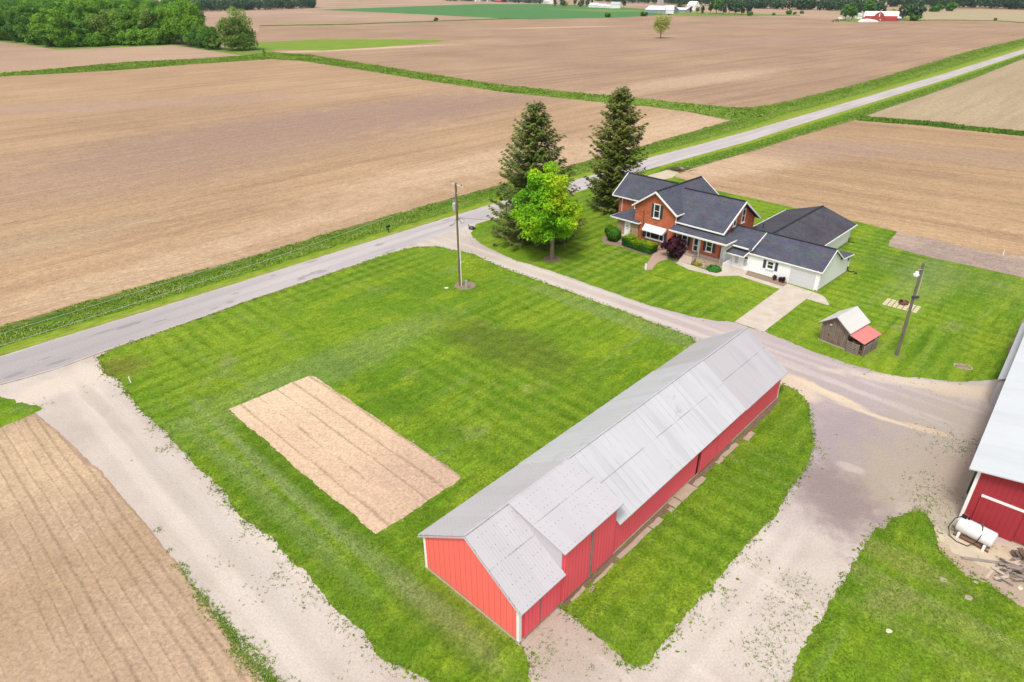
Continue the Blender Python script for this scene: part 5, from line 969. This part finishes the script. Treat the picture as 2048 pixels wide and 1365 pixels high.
def spruce(label, loc, Hh, rad, mat, seed, lean=0):
    """rad: radius as a function of relative height"""
    t = thing('spruce_tree', label, 'spruce', loc, 0); r = np.random.default_rng(seed); C = []; D = []; B = MB()
    B.tube([(0,0,0),(0,0,Hh*.5),(0,0,Hh*.97)], [.34,.22,.03], 10); z = 1.3; S = []; T = []
    while z < Hh*.985:
        k = z/Hh; Rm = rad(k); nb = int(8+3*(1-k)); a0 = r.uniform(0,6.28)
        for i in range(nb):
            if r.random() < .08: continue
            a = a0+6.283*i/nb+r.normal(0,.18); L = Rm*r.uniform(.68,1.12); up = .35*(k-.25)+r.normal(0,.05); p0_ = np.array([0,0,z+r.uniform(-.2,.2)])
            dirv = np.array([math.cos(a), math.sin(a), 0]); side = np.array([-dirv[1], dirv[0], 0]); m_ = max(4, int(L/.21)); bt = r.uniform(-.2,.2)
            pts = []
            for j in range(m_+1):
                s = j/m_; dz = L*(up*s-.38*s*(1-s)*1.6+.10*s**3-.10*s); pts.append(p0_+dirv*(L*s)+np.array([0,0,dz]))
            if L > .8 and i % 2 == 0: B.tube([tuple(pts[0]), tuple(pts[m_//2]), tuple(pts[-1])], [.05,.035,.012], 4, False)
            for j in range(1, m_+1):
                s = j/m_
                if s < .18 and k < .9: continue
                wdt = (.18+.75*min(1,L/3)*(1-s)**.7*min(1,s*3))
                for q in range(4 if L > 1.2 else 3):
                    o = r.uniform(-1,1)*wdt; C.append(pts[j]+side*o+np.array([0,0,-.12*abs(o)-r.uniform(0,.14)])+r.normal(0,.06,3)); D.append(dirv*.8+side*np.sign(o)*.75+np.array([0,0,-.25-.25*r.random()])); S.append(.30 if L > 1 else .22)
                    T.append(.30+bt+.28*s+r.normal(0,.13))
        z += .36+.20*(1-k)
    C = np.array(C); D = np.array(D); D /= np.linalg.norm(D,axis=1)[:,None]; n = len(C); S = np.array(S)*r.uniform(.8,1.4,n)
    U = np.cross(D, np.array([0,0,1.])+r.normal(0,.35,(n,3))); U /= np.linalg.norm(U,axis=1)[:,None]; W_ = S*.40
    V = np.stack((C-D*S[:,None]*.6, C+U*W_[:,None], C+D*S[:,None], C-U*W_[:,None]-np.array([0,0,.05])), 1).reshape(-1,3)
    mesh_np('foliage', V, np.arange(4*n).reshape(-1,4), MT[mat], t, np.clip(np.array(T),0,1)); B.build('trunk', MT['bark'], t); return t
def rp(pts): xs, ys = zip(*pts); return lambda k: float(np.interp(k, xs, ys))
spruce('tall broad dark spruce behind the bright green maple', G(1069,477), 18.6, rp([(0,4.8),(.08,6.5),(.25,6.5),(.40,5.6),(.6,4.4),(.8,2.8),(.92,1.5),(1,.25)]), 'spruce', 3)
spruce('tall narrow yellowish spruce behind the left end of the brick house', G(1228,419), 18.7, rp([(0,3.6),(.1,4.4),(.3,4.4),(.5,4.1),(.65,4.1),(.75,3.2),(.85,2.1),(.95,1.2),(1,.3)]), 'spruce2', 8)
# the maple: one side of the crown turning yellow
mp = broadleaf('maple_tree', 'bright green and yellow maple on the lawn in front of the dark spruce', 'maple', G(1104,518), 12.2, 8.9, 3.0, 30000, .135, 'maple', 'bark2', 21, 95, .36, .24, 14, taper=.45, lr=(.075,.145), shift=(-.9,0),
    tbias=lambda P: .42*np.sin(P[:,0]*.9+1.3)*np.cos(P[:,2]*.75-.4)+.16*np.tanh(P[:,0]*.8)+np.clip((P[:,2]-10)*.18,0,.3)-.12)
mp.rotation_euler[2] = 0
# shrubs
def shrub(name, label, cat, loc, pts, nrm, size, mat, core=None, group=None, rz=0, seed=1, aspect=1., jit=.5, tk=(.12,.62,1.6)):
    t = thing(name, label, cat, loc, rz, group); V, Q = cards(pts, nrm, size, jit, aspect, seed=seed); r = np.random.default_rng(seed)
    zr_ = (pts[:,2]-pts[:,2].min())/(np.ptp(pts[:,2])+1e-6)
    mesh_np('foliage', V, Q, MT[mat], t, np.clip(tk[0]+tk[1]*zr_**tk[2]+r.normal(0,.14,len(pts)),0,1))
    if core: core(t)
    return t
def ball(loc, r0, zc, lab, mat, seed, n=2600, sx=1, sz=1, size=.085, name='round_shrub', cat='shrub'):
    r = np.random.default_rng(seed); d = r.normal(0,1,(n,3)); d /= np.linalg.norm(d,axis=1)[:,None]; k = 1+.05*np.sin(d[:,0]*5+seed)+.04*np.sin(d[:,1]*7); P = d*(r0*k*r.uniform(.92,1.03,n))[:,None]*np.array([sx,1,sz])+np.array([0,0,zc]); P = P[P[:,2] > .02]
    N = (P-np.array([0,0,zc]))/r0
    return shrub(name, lab, cat, loc, P, N, size, mat, lambda t: blobmesh('inner_twigs', (0,0,zc), r0*.88, MT['bark'], sx, sz, 1, .05, t), seed=seed, rz=HYAW)
ball(house_w(-27.25,-2.9), .98, .92, 'clipped round green shrub at the left of the stone entry steps', 'box', 4, sz=.95)
ball(house_w(-28.6,-1.5), .85, .75, 'dark spreading shrub at the house corner behind the round one', 'hedge', 5, 2200, 1.25, .8, .12, 'spreading_shrub')
def hedge(u0, u1, v0, v1, h, lab, seed):
    r = np.random.default_rng(seed); n = 2600; w, d = u1-u0, v1-v0; P = []; N = []
    for _ in range(n):
        f = r.choice(4, p=[.36,.34,.15,.15]); a, b = r.uniform(-.5,.5,2)
        if f == 0: p = (a*w, b*d, h); q = (0,0,1)
        elif f == 1: p = (a*w, -d/2, (b+.5)*h); q = (0,-1,.2)
        elif f == 2: p = (-w/2, a*d, (b+.5)*h); q = (-1,0,.2)
        else: p = (w/2, a*d, (b+.5)*h); q = (1,0,.2)
        x, y, z = p; e = max(abs(x)/(w/2), abs(y)/(d/2)); kz = z/h
        s = 1-.10*max(0,kz-.5)**2*2-.16*(1-kz)**2; x *= s; y *= s; z -= .18*h*max(0,e-.75)**1.0*(kz > .8); z += .07*mn.noise(Vector((x*2.2+seed, y*2.2, z*2)))
        P.append((x,y,max(.05,z)+r.normal(0,.03))); N.append(q)
    P = np.array(P); N = np.array(N, float)
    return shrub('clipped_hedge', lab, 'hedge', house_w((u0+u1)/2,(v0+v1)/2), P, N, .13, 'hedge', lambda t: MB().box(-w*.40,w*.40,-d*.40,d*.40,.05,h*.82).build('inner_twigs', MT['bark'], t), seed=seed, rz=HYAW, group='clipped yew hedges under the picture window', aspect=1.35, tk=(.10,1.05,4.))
hedge(-25.2,-23.8,-3.75,-2.1,1.28,'clipped yew hedge block nearest the stone entry steps',31); hedge(-23.68,-22.2,-3.85,-2.2,1.08,'middle clipped yew hedge block under the picture window',32); hedge(-22.08,-20.4,-3.9,-2.25,1.2,'clipped yew hedge block nearest the pinkish path',33)
P, N, L, li = crown_pts(41, .45, 2.75, 3.1, 3600, 22, .45); 
def pst(t):
    m = MB()
    for k in range(9): a = k*.7; m.tube([(.15*math.cos(a),.15*math.sin(a),0),(.5*math.cos(a),.5*math.sin(a),.8),(.9*math.cos(a),.9*math.sin(a),1.6)], [.04,.03,.01], 5)
    m.build('stems', MT['bark'], t)
shrub('purple_shrub', 'dark purple leaved shrub beside the porch steps', 'shrub', house_w(-17.75,-2.35), P, N, .14, 'purple', pst, seed=41)
r = np.random.default_rng(51); n = 420; a = r.uniform(0,6.28,n); rr = .85*np.sqrt(r.uniform(0,1,n)); P = np.column_stack((rr*np.cos(a), rr*np.sin(a), .12+.42*(1-(rr/.9)**2)+r.normal(0,.04,n))); N = np.column_stack((np.cos(a)*rr, np.sin(a)*rr, np.full(n,.8)))
shrub('hosta_clump', 'bright green leafy hosta clump at the porch corner', 'plant', house_w(-11.75,-2.65), P, N, .16, 'hosta', seed=51, aspect=1.5, jit=.3)
for u, v, s, lab in ((-14.1,-2.5,.55,'small yellow flowering plant between the porch steps and the statue'),(-17.3,-3.2,.5,'low yellowish ground plant beneath the purple shrub')):
    n = 260; a = r.uniform(0,6.28,n); rr = s*np.sqrt(r.uniform(0,1,n)); P = np.column_stack((rr*np.cos(a)*1.3, rr*np.sin(a), .05+.2*r.uniform(0,1,n))); shrub('flowering_plant', lab, 'plant', house_w(u,v), P, np.tile([0,0,1.],(n,1)), .07, 'flower' if u > -15 else 'dirtgrass', seed=52)
st = thing('garden_statue', 'small grey garden figure with a reddish top before the porch', 'statue', house_w(-13.3,-2.45), HYAW)
MB().lathe([(.16,0),(.17,.06),(.12,.10),(.15,.22),(.13,.38),(.07,.46)], 12).build('body', MT['silver'], st); MB().lathe([(.06,.462),(.10,.52),(.09,.62),(.03,.68)], 12).build('head', MT['terracotta'], st)
for u, sc_, lab in ((-4.95,1.,'dark potted plant at the left of the three before the white wing'),(-4.25,.9,'dark potted plant in the middle of the three before the white wing'),(-3.88,1.1,'dark potted plant nearest the garage door')):
    t = thing('potted_plant', lab, 'potted plant', house_w(u,-.42,.03), HYAW, 'dark potted plants before the white wing')
    MB().lathe([(.13*sc_,0),(.18*sc_,.26*sc_),(.20*sc_,.28*sc_),(.17*sc_,.29*sc_)], 12).build('pot', MT['pot'], t)
    n = 130; d = r.normal(0,1,(n,3)); d /= np.linalg.norm(d,axis=1)[:,None]; P = d*(.26*sc_*r.uniform(.5,1.,n))[:,None]+np.array([0,0,.42*sc_]); V, Q = cards(P, d, .075, .5, 1.3, seed=int(-u*10)); mesh_np('foliage', V, Q, MT['purple'], t, r.uniform(0,.8,n))
# ------------------------------------------------------------ the woodlot at the upper left: every tree its own
PR = {}
def proto(key, *a, **k):
    PR[key] = broadleaf(*a, **k); return PR[key]
KIND = [('leafA',26,17,.6,61,'tall bright green broadleaf tree'),('leafB',27,18,.8,62,'tall deep green broadleaf tree'),('leafA',24,16.5,.5,63,'rounded light green tree'),('leafB',16,14,.2,64,'lower bushy dark green tree'),('leafW',22,16,.4,65,'olive green spreading tree'),('leafA',8,12,.0,66,'low green understory tree')]
woods = []
ORDW=0
front_ = [(-60,84),(-25,80),(10,84),(45,88),(75,93),(105,97),(135,98),(165,96),(200,94),(232,93),(265,92),(300,91),(330,91),(358,92),(385,96),(408,99),(430,102)]
for i, (x, y) in enumerate(front_): woods.append((x+rng.uniform(-6,6), y-3, 0))
for rowi, (dy, xm) in enumerate(((14,400),(24,372),(33,345),(41,322),(48,300),(54,285))):
    x = -80+rowi*17
    while x < xm: woods.append((x+rng.uniform(-8,8), 92-dy+rng.uniform(-2,2), rowi+1)); x += 36-3*rowi
for x in range(-60,440,21): woods.append((x+rng.uniform(-7,7), float(np.interp(x,[0,60,110,200,350,430],[80,87,95,92,90,99]))+rng.uniform(-2.5,1), -1))
used = {}; POSW = ['by the field edge','behind the front row','in the second rank','deeper inside','far inside','near the back','at the very back']
for i, (px, py, row) in enumerate(woods):
    if row == -1: k = 5; row = 0
    elif row == 0: k = rng.choice([3,3,2,0,4,1]) if 90 < px < 200 else rng.choice([0,1,2,4,2])
    else: k = rng.choice([0,1,0,1,2])
    if row == 0 and px > 400: k = 3
    elif row == 0 and px > 350: k = rng.choice([0,2])
    mat, hh, ww, h0, sd, kl = KIND[k]
    lab = f'{kl} {POSW[row]}'
    sc_ = rng.uniform(.88,1.1)*(.80 if row == 0 and px > 395 else 1)
    if k not in PR: o = proto(k, 'woodland_tree', lab, 'tree', (0,0,0), hh, ww, h0, 9000, .42, mat, 'bark', sd, 44, .42, .35, 6, 'trees of the woodlot'); o['used'] = 0
    o = PR[k] if not PR[k].get('placed') else copy_tree(PR[k])
    PR[k]['placed'] = True
    o.location = G(px, py); o.rotation_euler[2] = rng.random()*6.28; o.scale = (sc_*rng.uniform(.92,1.1),)*2+(sc_,)
    col = 'left' if px < 90 else 'middle' if px < 250 else 'right'
    o['wl'] = (k, row, px)
# make the labels tell the trees apart: order along each kind and row, counted from the left edge
groups_ = {}
for o in [o for o in bpy.data.objects if o.get('wl') is not None]: k, row, px = o['wl']; groups_.setdefault((int(k), int(row)), []).append((px, o))
ORD = ['first','second','third','fourth','fifth','sixth','seventh','eighth','ninth','tenth','eleventh','twelfth','thirteenth','fourteenth','fifteenth','sixteenth','seventeenth','eighteenth','nineteenth','twentieth','twenty-first','twenty-second','twenty-third','twenty-fourth','twenty-fifth','twenty-sixth']
for (k, row), l in groups_.items():
    l.sort(key=lambda e: e[0])
    for j, (px, o) in enumerate(l):
        o['label'] = (f'{ORD[j]} ' if len(l) > 1 else '')+f'{KIND[k][5]} {POSW[row]}'+' of the woodlot'+(', counted leftmost first' if len(l) > 1 else ''); del o['wl']
for o in PR.values():
    for kk in ('used','placed'):
        if kk in o: del o[kk]
broadleaf('vine_covered_tree', 'tall olive green vine-covered tree standing alone at the end of the woodlot', 'tree', G(480,101), 21.8, 19.5, .2, 16000, .36, 'leafW', 'bark', 71, 80, .34, .4, 8)
broadleaf('bush', 'low brownish bush between the woodlot and the vine-covered tree', 'bush', G(437,100), 8, 9, .4, 1400, .5, 'leafW', 'bark', 72, 20, .45, .15, 4)
broadleaf('young_tree', 'small light green sapling where the grassy strips meet', 'sapling', G(530,113), 4, 1.6, .6, 350, .3, 'leafA', 'bark', 73, 10, .5, .08, 3)
# lone pale tree in the field
ln = broadleaf('field_tree', 'lone pale yellow-green tree standing in the bare field', 'tree', G(1321,77), 17.2, 12.5, 3.2, 3000, .36, 'leafY', 'bark', 75, 60, .40, .3, 14)
# far bushes and hedgerow trees
def far_tree(key, px, py, sc_, lab, cat='tree', wide=1., group=None):
    if ('far', key) not in PR:
        mat, hh, ww, h0, sd = {'dark': ('leafC',15,11,1.5,81), 'green': ('leafB',14,11,1.2,82), 'bush': ('leafB',5,6.5,.2,83), 'lime': ('leafY',9,9,.5,84), 'conifer': ('leafC',16,7,.8,85), 'tall': ('leafC',22,11,2.,86)}[key]
        PR['far', key] = broadleaf('far_tree', lab, cat, (0,0,0), hh, ww, h0, 900, .75, mat, 'bark', sd, 22, .5, .3, 4); o = PR['far', key]
    else: o = copy_tree(PR['far', key])
    o['label'] = lab; o['category'] = cat
    if key == 'bush': o.name = 'field_bush'
    if group: o['group'] = group
    o.location = G(px, py); o.rotation_euler[2] = rng.random()*6.28; o.scale = (sc_*wide, sc_*wide, sc_); return o
far_tree('bush',1215,35,1.1,'dark round bush at the near edge of the green crop, farther left','bush'); far_tree('bush',1287,33,1.1,'dark spreading bush at the near edge of the green crop, nearest the white-roofed shed','bush',1.3)
for px, py, k, s, lab in ((1125,14,'dark',1.,'dark tree at the left of the far white houses'),(1110,13,'conifer',1.1,'dark conifer left of the lime-coloured tree'),(1131,12.5,'lime',1.1,'lime-coloured tree among dark ones left of the far white houses'),(1150,13,'tall',.8,'tall dark tree just right of the lime-coloured one'),(1162,16,'dark',1.,'round dark tree in front of the far white houses'),(1175,13,'dark',.9,'dark tree touching the left end of the far white houses'),(1184,10,'tall',.7,'tall dark tree behind the far white houses'),
    (1247,17,'tall',.9,'tall thin tree right of the white gabled house'),(1359,22,'dark',.85,'dark round tree beside the white-roofed shed'),(1365,22.5,'green',.6,'low green tree beside the white-roofed shed'),(1381,26,'conifer',.6,'small conifer before the white farmhouse'),(1394,27,'green',.6,'low green tree right of the white farmhouse'),(1405,28,'conifer',.75,'dark conifer right of the white farmhouse'),(1420,29,'tall',.9,'tall green tree at the left of the dark grove'),(1432,28,'green',1.4,'broad green tree in the dark grove'),(1446,29,'dark',1.2,'dark tree in the middle of the dark grove'),(1458,29,'tall',.85,'tall dark tree in the right half of the grove'),(1470,29,'dark',1.3,'dark round tree near the right end of the grove'),(1483,30,'dark',1.15,'dark tree second from the right end of the grove'),(1496,30,'conifer',1.1,'dark conifer at the right end of the grove'),(1500,32,'bush',1.,'light green bush at the foot of the grove'),
    (1547,31,'bush',.6,'small dark bush on the field edge right of the grove'),(1578,29.5,'bush',1.15,'green bush in the middle of the bare far field'),(1589,29.5,'bush',.7,'small bush right beside the green one in the far field'),(1603,28,'bush',.8,'rightmost bush of the row in the far field'),
    (1690,41,'green',1.15,'broad green tree at the left of the far red barn'),(1703,41,'green',1.,'green tree nearest the white trailer'),(1715,37,'tall',.75,'tall green tree behind the far red barn, left of its roof'),(1735,35,'green',1.35,'green tree behind the roof of the far red barn'),(1757,34,'dark',1.2,'dark tree behind the middle of the far barn roof'),(1787,37,'lime',1.1,'yellow-green tree behind the far barn roof'),(1799,40,'conifer',1.1,'dark tree at the right end of the far red barn'),(1809,41.5,'tall',.75,'tallest dark tree right of the far red barn'),(1820,41.5,'green',1.15,'green tree right of the far red barn'),(1832,42,'dark',1.25,'rightmost dark tree beside the far red barn'),(1826,42.5,'bush',1.3,'low green bush at the right of the far barn trees'),(1842,26,'bush',1.6,'pale green bush by the far field, right of the far barn trees'),
    (1864,24,'bush',1.5,'leftmost round bush of the pair in the right-hand far field'),(1875,24,'bush',2.0,'second round bush in the right-hand far field'),(1900,22.5,'bush',2.3,'largest round bush in the right-hand far field'),(1990,41,'bush',.5,'tiny bush on the grassy line at the right edge','bush')[:5] if False else (1990,41,'bush',.5,'tiny bush on the grassy line at the right edge'),
    (872,43,'bush',.8,'tiny bush on the thin grassy line below the green crop')): far_tree(k, px, py, s, lab, 'bush' if k == 'bush' else 'tree')
# distant woods that read as one mass
def mass(label, pts, depth, n, hgt, card, mat, seed):
    P = [G(*p) for p in pts]; r = np.random.default_rng(seed); C = []; N = []
    seg = [(P[i], P[i+1]) for i in range(len(P)-1)]; ln_ = np.array([(b-a).length for a, b in seg]); ntree = int(ln_.sum()/9*depth/12)
    cr = []
    for _ in range(ntree):
        i = r.choice(len(seg), p=ln_/ln_.sum()); a, b = seg[i]; p = a.lerp(b, r.random()); u = Vector((p.x,p.y,0)).normalized(); p = p+u*r.random()*depth; cr.append((p.x, p.y, hgt*r.uniform(.7,1.15), r.uniform(3.5,6.5)))
    cr = np.array(cr); idx = r.choice(len(cr), n); c = cr[idx]; d = r.normal(0,1,(n,3)); d /= np.linalg.norm(d,axis=1)[:,None]; k = r.uniform(.75,1,n)
    Pp = np.column_stack((c[:,0]+d[:,0]*c[:,3]*k, c[:,1]+d[:,1]*c[:,3]*k, np.maximum(.3, c[:,2]*.52+d[:,2]*c[:,2]*.48*k)))
    V, Q = cards(Pp, d, card, .5, 1.1, seed=seed); o = mesh_np('distant_wood', V, Q, MT[mat], None, np.clip(r.random(len(cr))[idx]*.6+.25*d[:,2]+r.normal(.1,.12,n),0,1)); return tag(o, label, 'wood', kind='stuff')
mass('distant bluish wood beyond the fields at the top left', [(330,24.5),(400,24),(480,22),(560,19.5),(620,17),(630,16)], 90, 14000, 20, 1.5, 'leafC', 91)
mass('long dark distant wood along the horizon at the top right', [(1490,17),(1560,19.5),(1640,21.5),(1700,23),(1760,24)], 60, 12000, 19, 1.5, 'leafC', 92)
mass('dark blue-green wood along the horizon at the far right', [(1760,15),(1840,15.5),(1900,17),(1970,18),(2048,20),(2200,23)], 90, 14000, 22, 1.6, 'leafC', 93)
mass('dark distant wood behind the far white farm', [(1190,3),(1260,7),(1330,9),(1400,12),(1500,15)], 80, 9000, 20, 1.7, 'leafC', 94)
mass('distant line of trees and farmyards along the top of the green crop', [(890,2.5),(1000,4.5),(1010,5.5),(1090,8.5)], 40, 3500, 12, 1.6, 'leafC', 95)
# ------------------------------------------------------------ far farmsteads
def gable_bld(name, label, cat, pa, pb, depth, wall, rise, wm, rm, long=True, extra=None, group=None):
    a, b = G(*pa), G(*pb); w = (b-a).length; t = thing(name, label, cat, a, math.atan2(b.y-a.y, b.x-a.x), group); o = .4
    if long:
        MB().prism([(0,0,0),(0,depth,0),(0,depth,wall),(0,depth/2,wall+rise),(0,0,wall)], (w,0,0)).build('wall', MT[wm], t)
        MB().slab([(-o,-o,wall-.1),(w+o,-o,wall-.1),(w+o,depth/2,wall+rise+.15),(-o,depth/2,wall+rise+.15)], .12).slab([(-o,depth/2,wall+rise+.15),(w+o,depth/2,wall+rise+.15),(w+o,depth+o,wall-.1),(-o,depth+o,wall-.1)], .12).build('roof', MT[rm], t)
    else:
        MB().prism([(0,0,0),(w,0,0),(w,0,wall),(w/2,0,wall+rise),(0,0,wall)], (0,depth,0)).build('wall', MT[wm], t)
        MB().slab([(-o,-o,wall-.1),(w/2,-o,wall+rise+.15),(w/2,depth+o,wall+rise+.15),(-o,depth+o,wall-.1)], .12).slab([(w/2,-o,wall+rise+.15),(w+o,-o,wall-.1),(w+o,depth+o,wall-.1),(w/2,depth+o,wall+rise+.15)], .12).build('roof', MT[rm], t)
    if extra: extra(t, w)
    return t
# red gambrel barn with a front cross gable
a, b = G(1727,42.5), G(1793,43.5); bw = (b-a).length; fb_ = thing('far_red_barn', 'far red gambrel barn with a long white roof beyond the bare field', 'barn', a, math.atan2(b.y-a.y, b.x-a.x))
gp = lambda w, e: [(0,0),(w,0),(w,3.6),(w*.80,6.9),(w*.5,8.6),(w*.2,6.9),(0,3.6)]
m = MB(); dd_ = 12.
m.prism([(bw,y,z) for y, z in gp(dd_,0)], (-bw,0,0)).build('wall', MT['farred'], fb_)
pl = [(0,3.5),(dd_*.2,7.05),(dd_*.5,8.8),(dd_*.8,7.05),(dd_,3.5)]; m = MB()
for (y0,z0),(y1,z1) in zip(pl[:-1],pl[1:]): m.slab([(-.6,y0,z0),(bw+.6,y0,z0),(bw+.6,y1,z1),(-.6,y1,z1)], .12)
m.build('roof', MT['tarp'], fb_)
cw = bw*.36; x0 = bw*.27; m = MB(); m.prism([(x0+x,-1.5,z*.97) for x, z in gp(cw,0)], (0,7,0)).build('cross_gable_wall', MT['farred'], fb_)
m = MB(); pl = [(0,3.6),(cw*.2,6.9),(cw*.5,8.6),(cw*.8,6.9),(cw,3.6)]
for (y0,z0),(y1,z1) in zip(pl[:-1],pl[1:]): m.slab([(x0+y0,-1.8,z0),(x0+y0,6,z0),(x0+y1,6,z1),(x0+y1,-1.8,z1)], .1)
m.build('cross_gable_roof', MT['farred'], fb_)
MB().box(x0+cw*.46,x0+cw*.54,-1.56,-1.51,4.2,6.8).box(x0+cw*.60,x0+cw*.70,-1.56,-1.51,1.0,1.8).box(x0+cw*.47,x0+cw*.53,-1.58,-1.5,7.2,8.0).build('white_trim', MT['white'], fb_)
sh_ = gable_bld('far_shed', 'small white-roofed shed at the right end of the far red barn', 'shed', (1793,42.5), (1802,42.3), 6, 2.6, 1.2, 'oldwood', 'tarp')
a, b = G(1721,46), G(1757,45.6); w_ = (b-a).length; t = thing('tarp_covered_stack', 'bulky stack under a white tarp before the far red barn', 'covered stack', a, math.atan2(b.y-a.y,b.x-a.x))
m = MB(); pf = [(0,0,0),(0,0,1.5),(w_*.12,0,3.0),(w_*.45,0,3.9),(w_*.8,0,2.9),(w_,0,1.4),(w_,0,0)]; m.prism([(x,0,z*.85) for x,_,z in pf], (0,5,0)).build('tarp', MT['tarp'], t, bevel=.5)
t = thing('white_trailer', 'white livestock trailer parked left of the far red barn', 'trailer', G(1683,41), R(10)); MB().box(-4,4,-1.2,1.2,.7,3.0).build('body', MT['white'], t, bevel=.3)
for x in (-1.2,1.2): MB().tube([(x,-1.25,.45),(x,1.25,.45)], .45, 12).build('wheel', MT['black'], t)
t = thing('farm_implement', 'dark rusty farm implement parked at the edge of the far field', 'farm implement', G(1670,44), R(15))
for k in range(10): MB().beam((rng.uniform(-5,5),rng.uniform(-1,1),rng.uniform(.4,2)),(rng.uniform(-5,5),rng.uniform(-1,1),rng.uniform(.4,2.8)),.25,.25).build('frame_bar', MT['rust'], t)
for x in (-3,3): MB().tube([(x,-1,.6),(x,-.6,.6)], .6, 12).build('wheel', MT['black'], t)
t = thing('white_sign', 'white square board standing left of the far red barn', 'board', G(1699,41)); MB().box(-1.5,1.5,0,.1,.8,3.4).build('panel', MT['white'], t); MB().box(-1.2,-1.1,.1,.2,0,3).box(1.1,1.2,.1,.2,0,3).build('posts', MT['polegrey'], t)
gable_bld('far_house', 'low grey-roofed house among trees left of the far red barn', 'house', (1714,38), (1724,38), 8, 3.0, 2.5, 'white', 'silver')
# white-roofed grey shed, silos and farmhouse
gable_bld('livestock_shed', 'long grey livestock shed with a white roof left of the lone tree', 'shed', (1290,25.5), (1340,26.5), 24, 4., 4.2, 'bluegrey', 'tarp')
gable_bld('white_shed', 'white shed at the right end of the long grey livestock shed', 'shed', (1332,28.3), (1347,28.3), 16, 5., 4.5, 'white', 'tarp')
for px, hh, lab in ((1317,30,'taller pale concrete silo behind the livestock shed'),(1323,27,'shorter darker silo right of the pale one')):
    t = thing('silo', lab, 'silo', G(px,14.5)); MB().lathe([(3.2,0),(3.2,hh)], 20).build('tower', MT['silo'], t); MB().lathe([(3.3,hh+.01),(2.6,hh+1.6),(.4,hh+2.6)], 20).build('dome', MT['silver'], t)
gable_bld('white_farmhouse', 'white gabled farmhouse behind trees right of the silos', 'house', (1373,21), (1389,21.5), 10, 7, 5, 'white', 'tarp')
gable_bld('machine_shed', 'low white open shed between the round tree and the white farmhouse', 'shed', (1349,24.2), (1372,25), 9, 3.4, 2, 'bluegrey', 'tarp')
for pa, pb, w_, r_, lab in (((1177,15),(1192,15.5),4,3,'white house at the left of the far white row'),((1193,15.5),(1208,16.2),3.5,2.5,'low white shed in the middle of the far white row'),((1209,16.5),(1219,17),3,2,'small white shed right of the middle in the far white row')): gable_bld('far_white_building', lab, 'house', pa, pb, 10, w_, r_, 'white', 'tarp')
gable_bld('far_white_house', 'white gabled house with a dark roof beside a tall thin tree', 'house', (1222,17), (1240,17), 9, 5.5, 4, 'white', 'silver')
for pa, pb, lab, wm, rm in (((950,3.5),(960,3.7),'white building at the top edge, left of the far red roof','white','tarp'),((972,3.8),(981,4),'small white building next to the far red roof','white','tarp'),((989,4.5),(1002,5),'far farm building with dull red walls at the top edge','farred','tarp'),((1083,7),(1098,8),'far white building right of the tree line above the crop','white','tarp')): gable_bld('far_building', lab, 'building', pa, pb, 14, 5, 4, wm, rm)
# ------------------------------------------------------------ camera, daylight
cam = bpy.data.cameras.new('camera'); co = bpy.data.objects.new('camera', cam); COL.objects.link(co)
cam.sensor_width = 36; cam.lens = 36*F/2048; cam.clip_start = .5; cam.clip_end = 12000
co.matrix_world = Matrix.Translation((0,0,H)) @ Matrix.Rotation(math.pi/2-TH, 4, 'X') @ Matrix.Rotation(ROLL, 4, 'Z')
scene.camera = co
SUN_EL, SUN_AZ = R(60), R(206)          # low-contrast sun through thin cloud, from behind the left shoulder
sd = Vector((math.sin(SUN_AZ)*math.cos(SUN_EL)*1.0, math.cos(SUN_AZ)*math.cos(SUN_EL), math.sin(SUN_EL)))
sun = bpy.data.lights.new('sun', 'SUN'); sun.energy = 1.5; sun.angle = R(14); sun.color = (1., .95, .88)
so = bpy.data.objects.new('sun', sun); COL.objects.link(so); so.rotation_euler = sd.to_track_quat('Z', 'Y').to_euler()
hz_ = bpy.data.materials.new('pale_air'); hz_.use_nodes = True; ht = hz_.node_tree; ht.nodes.remove(ht.nodes['Principled BSDF'])
pv = ht.nodes.new('ShaderNodeVolumePrincipled'); pv.inputs['Color'].default_value = (.80,.90,1.,1); pv.inputs['Density'].default_value = .00004; pv.inputs['Anisotropy'].default_value = .0
ht.links.new(pv.outputs[0], ht.nodes['Material Output'].inputs['Volume'])
o = MB().box(-4100,4100,-500,5100,-1.5,38).build('haze', hz_); tag(o, 'thin pale air over the far fields', kind='stuff')
w = bpy.data.worlds.new('World'); scene.world = w; w.use_nodes = True; nt = w.node_tree
sky = nt.nodes.new('ShaderNodeTexSky'); sky.sky_type = 'NISHITA'; sky.sun_disc = False; sky.sun_elevation = SUN_EL; sky.sun_rotation = SUN_AZ; sky.dust_density = 3.; sky.air_density = 1.
hs = nt.nodes.new('ShaderNodeHueSaturation'); hs.inputs['Saturation'].default_value = .18; hs.inputs['Value'].default_value = 1.
nt.links.new(sky.outputs[0], hs.inputs['Color']); nt.links.new(hs.outputs[0], nt.nodes['Background'].inputs[0]); nt.nodes['Background'].inputs[1].default_value = .125
scene.view_settings.view_transform = 'Standard'; scene.view_settings.look = 'None'; scene.view_settings.gamma = 1; scene.view_settings.exposure = 0.66
scene.cycles.volume_bounces = 0; scene.cycles.max_bounces = 6; scene.cycles.diffuse_bounces = 3; scene.cycles.use_denoising = True
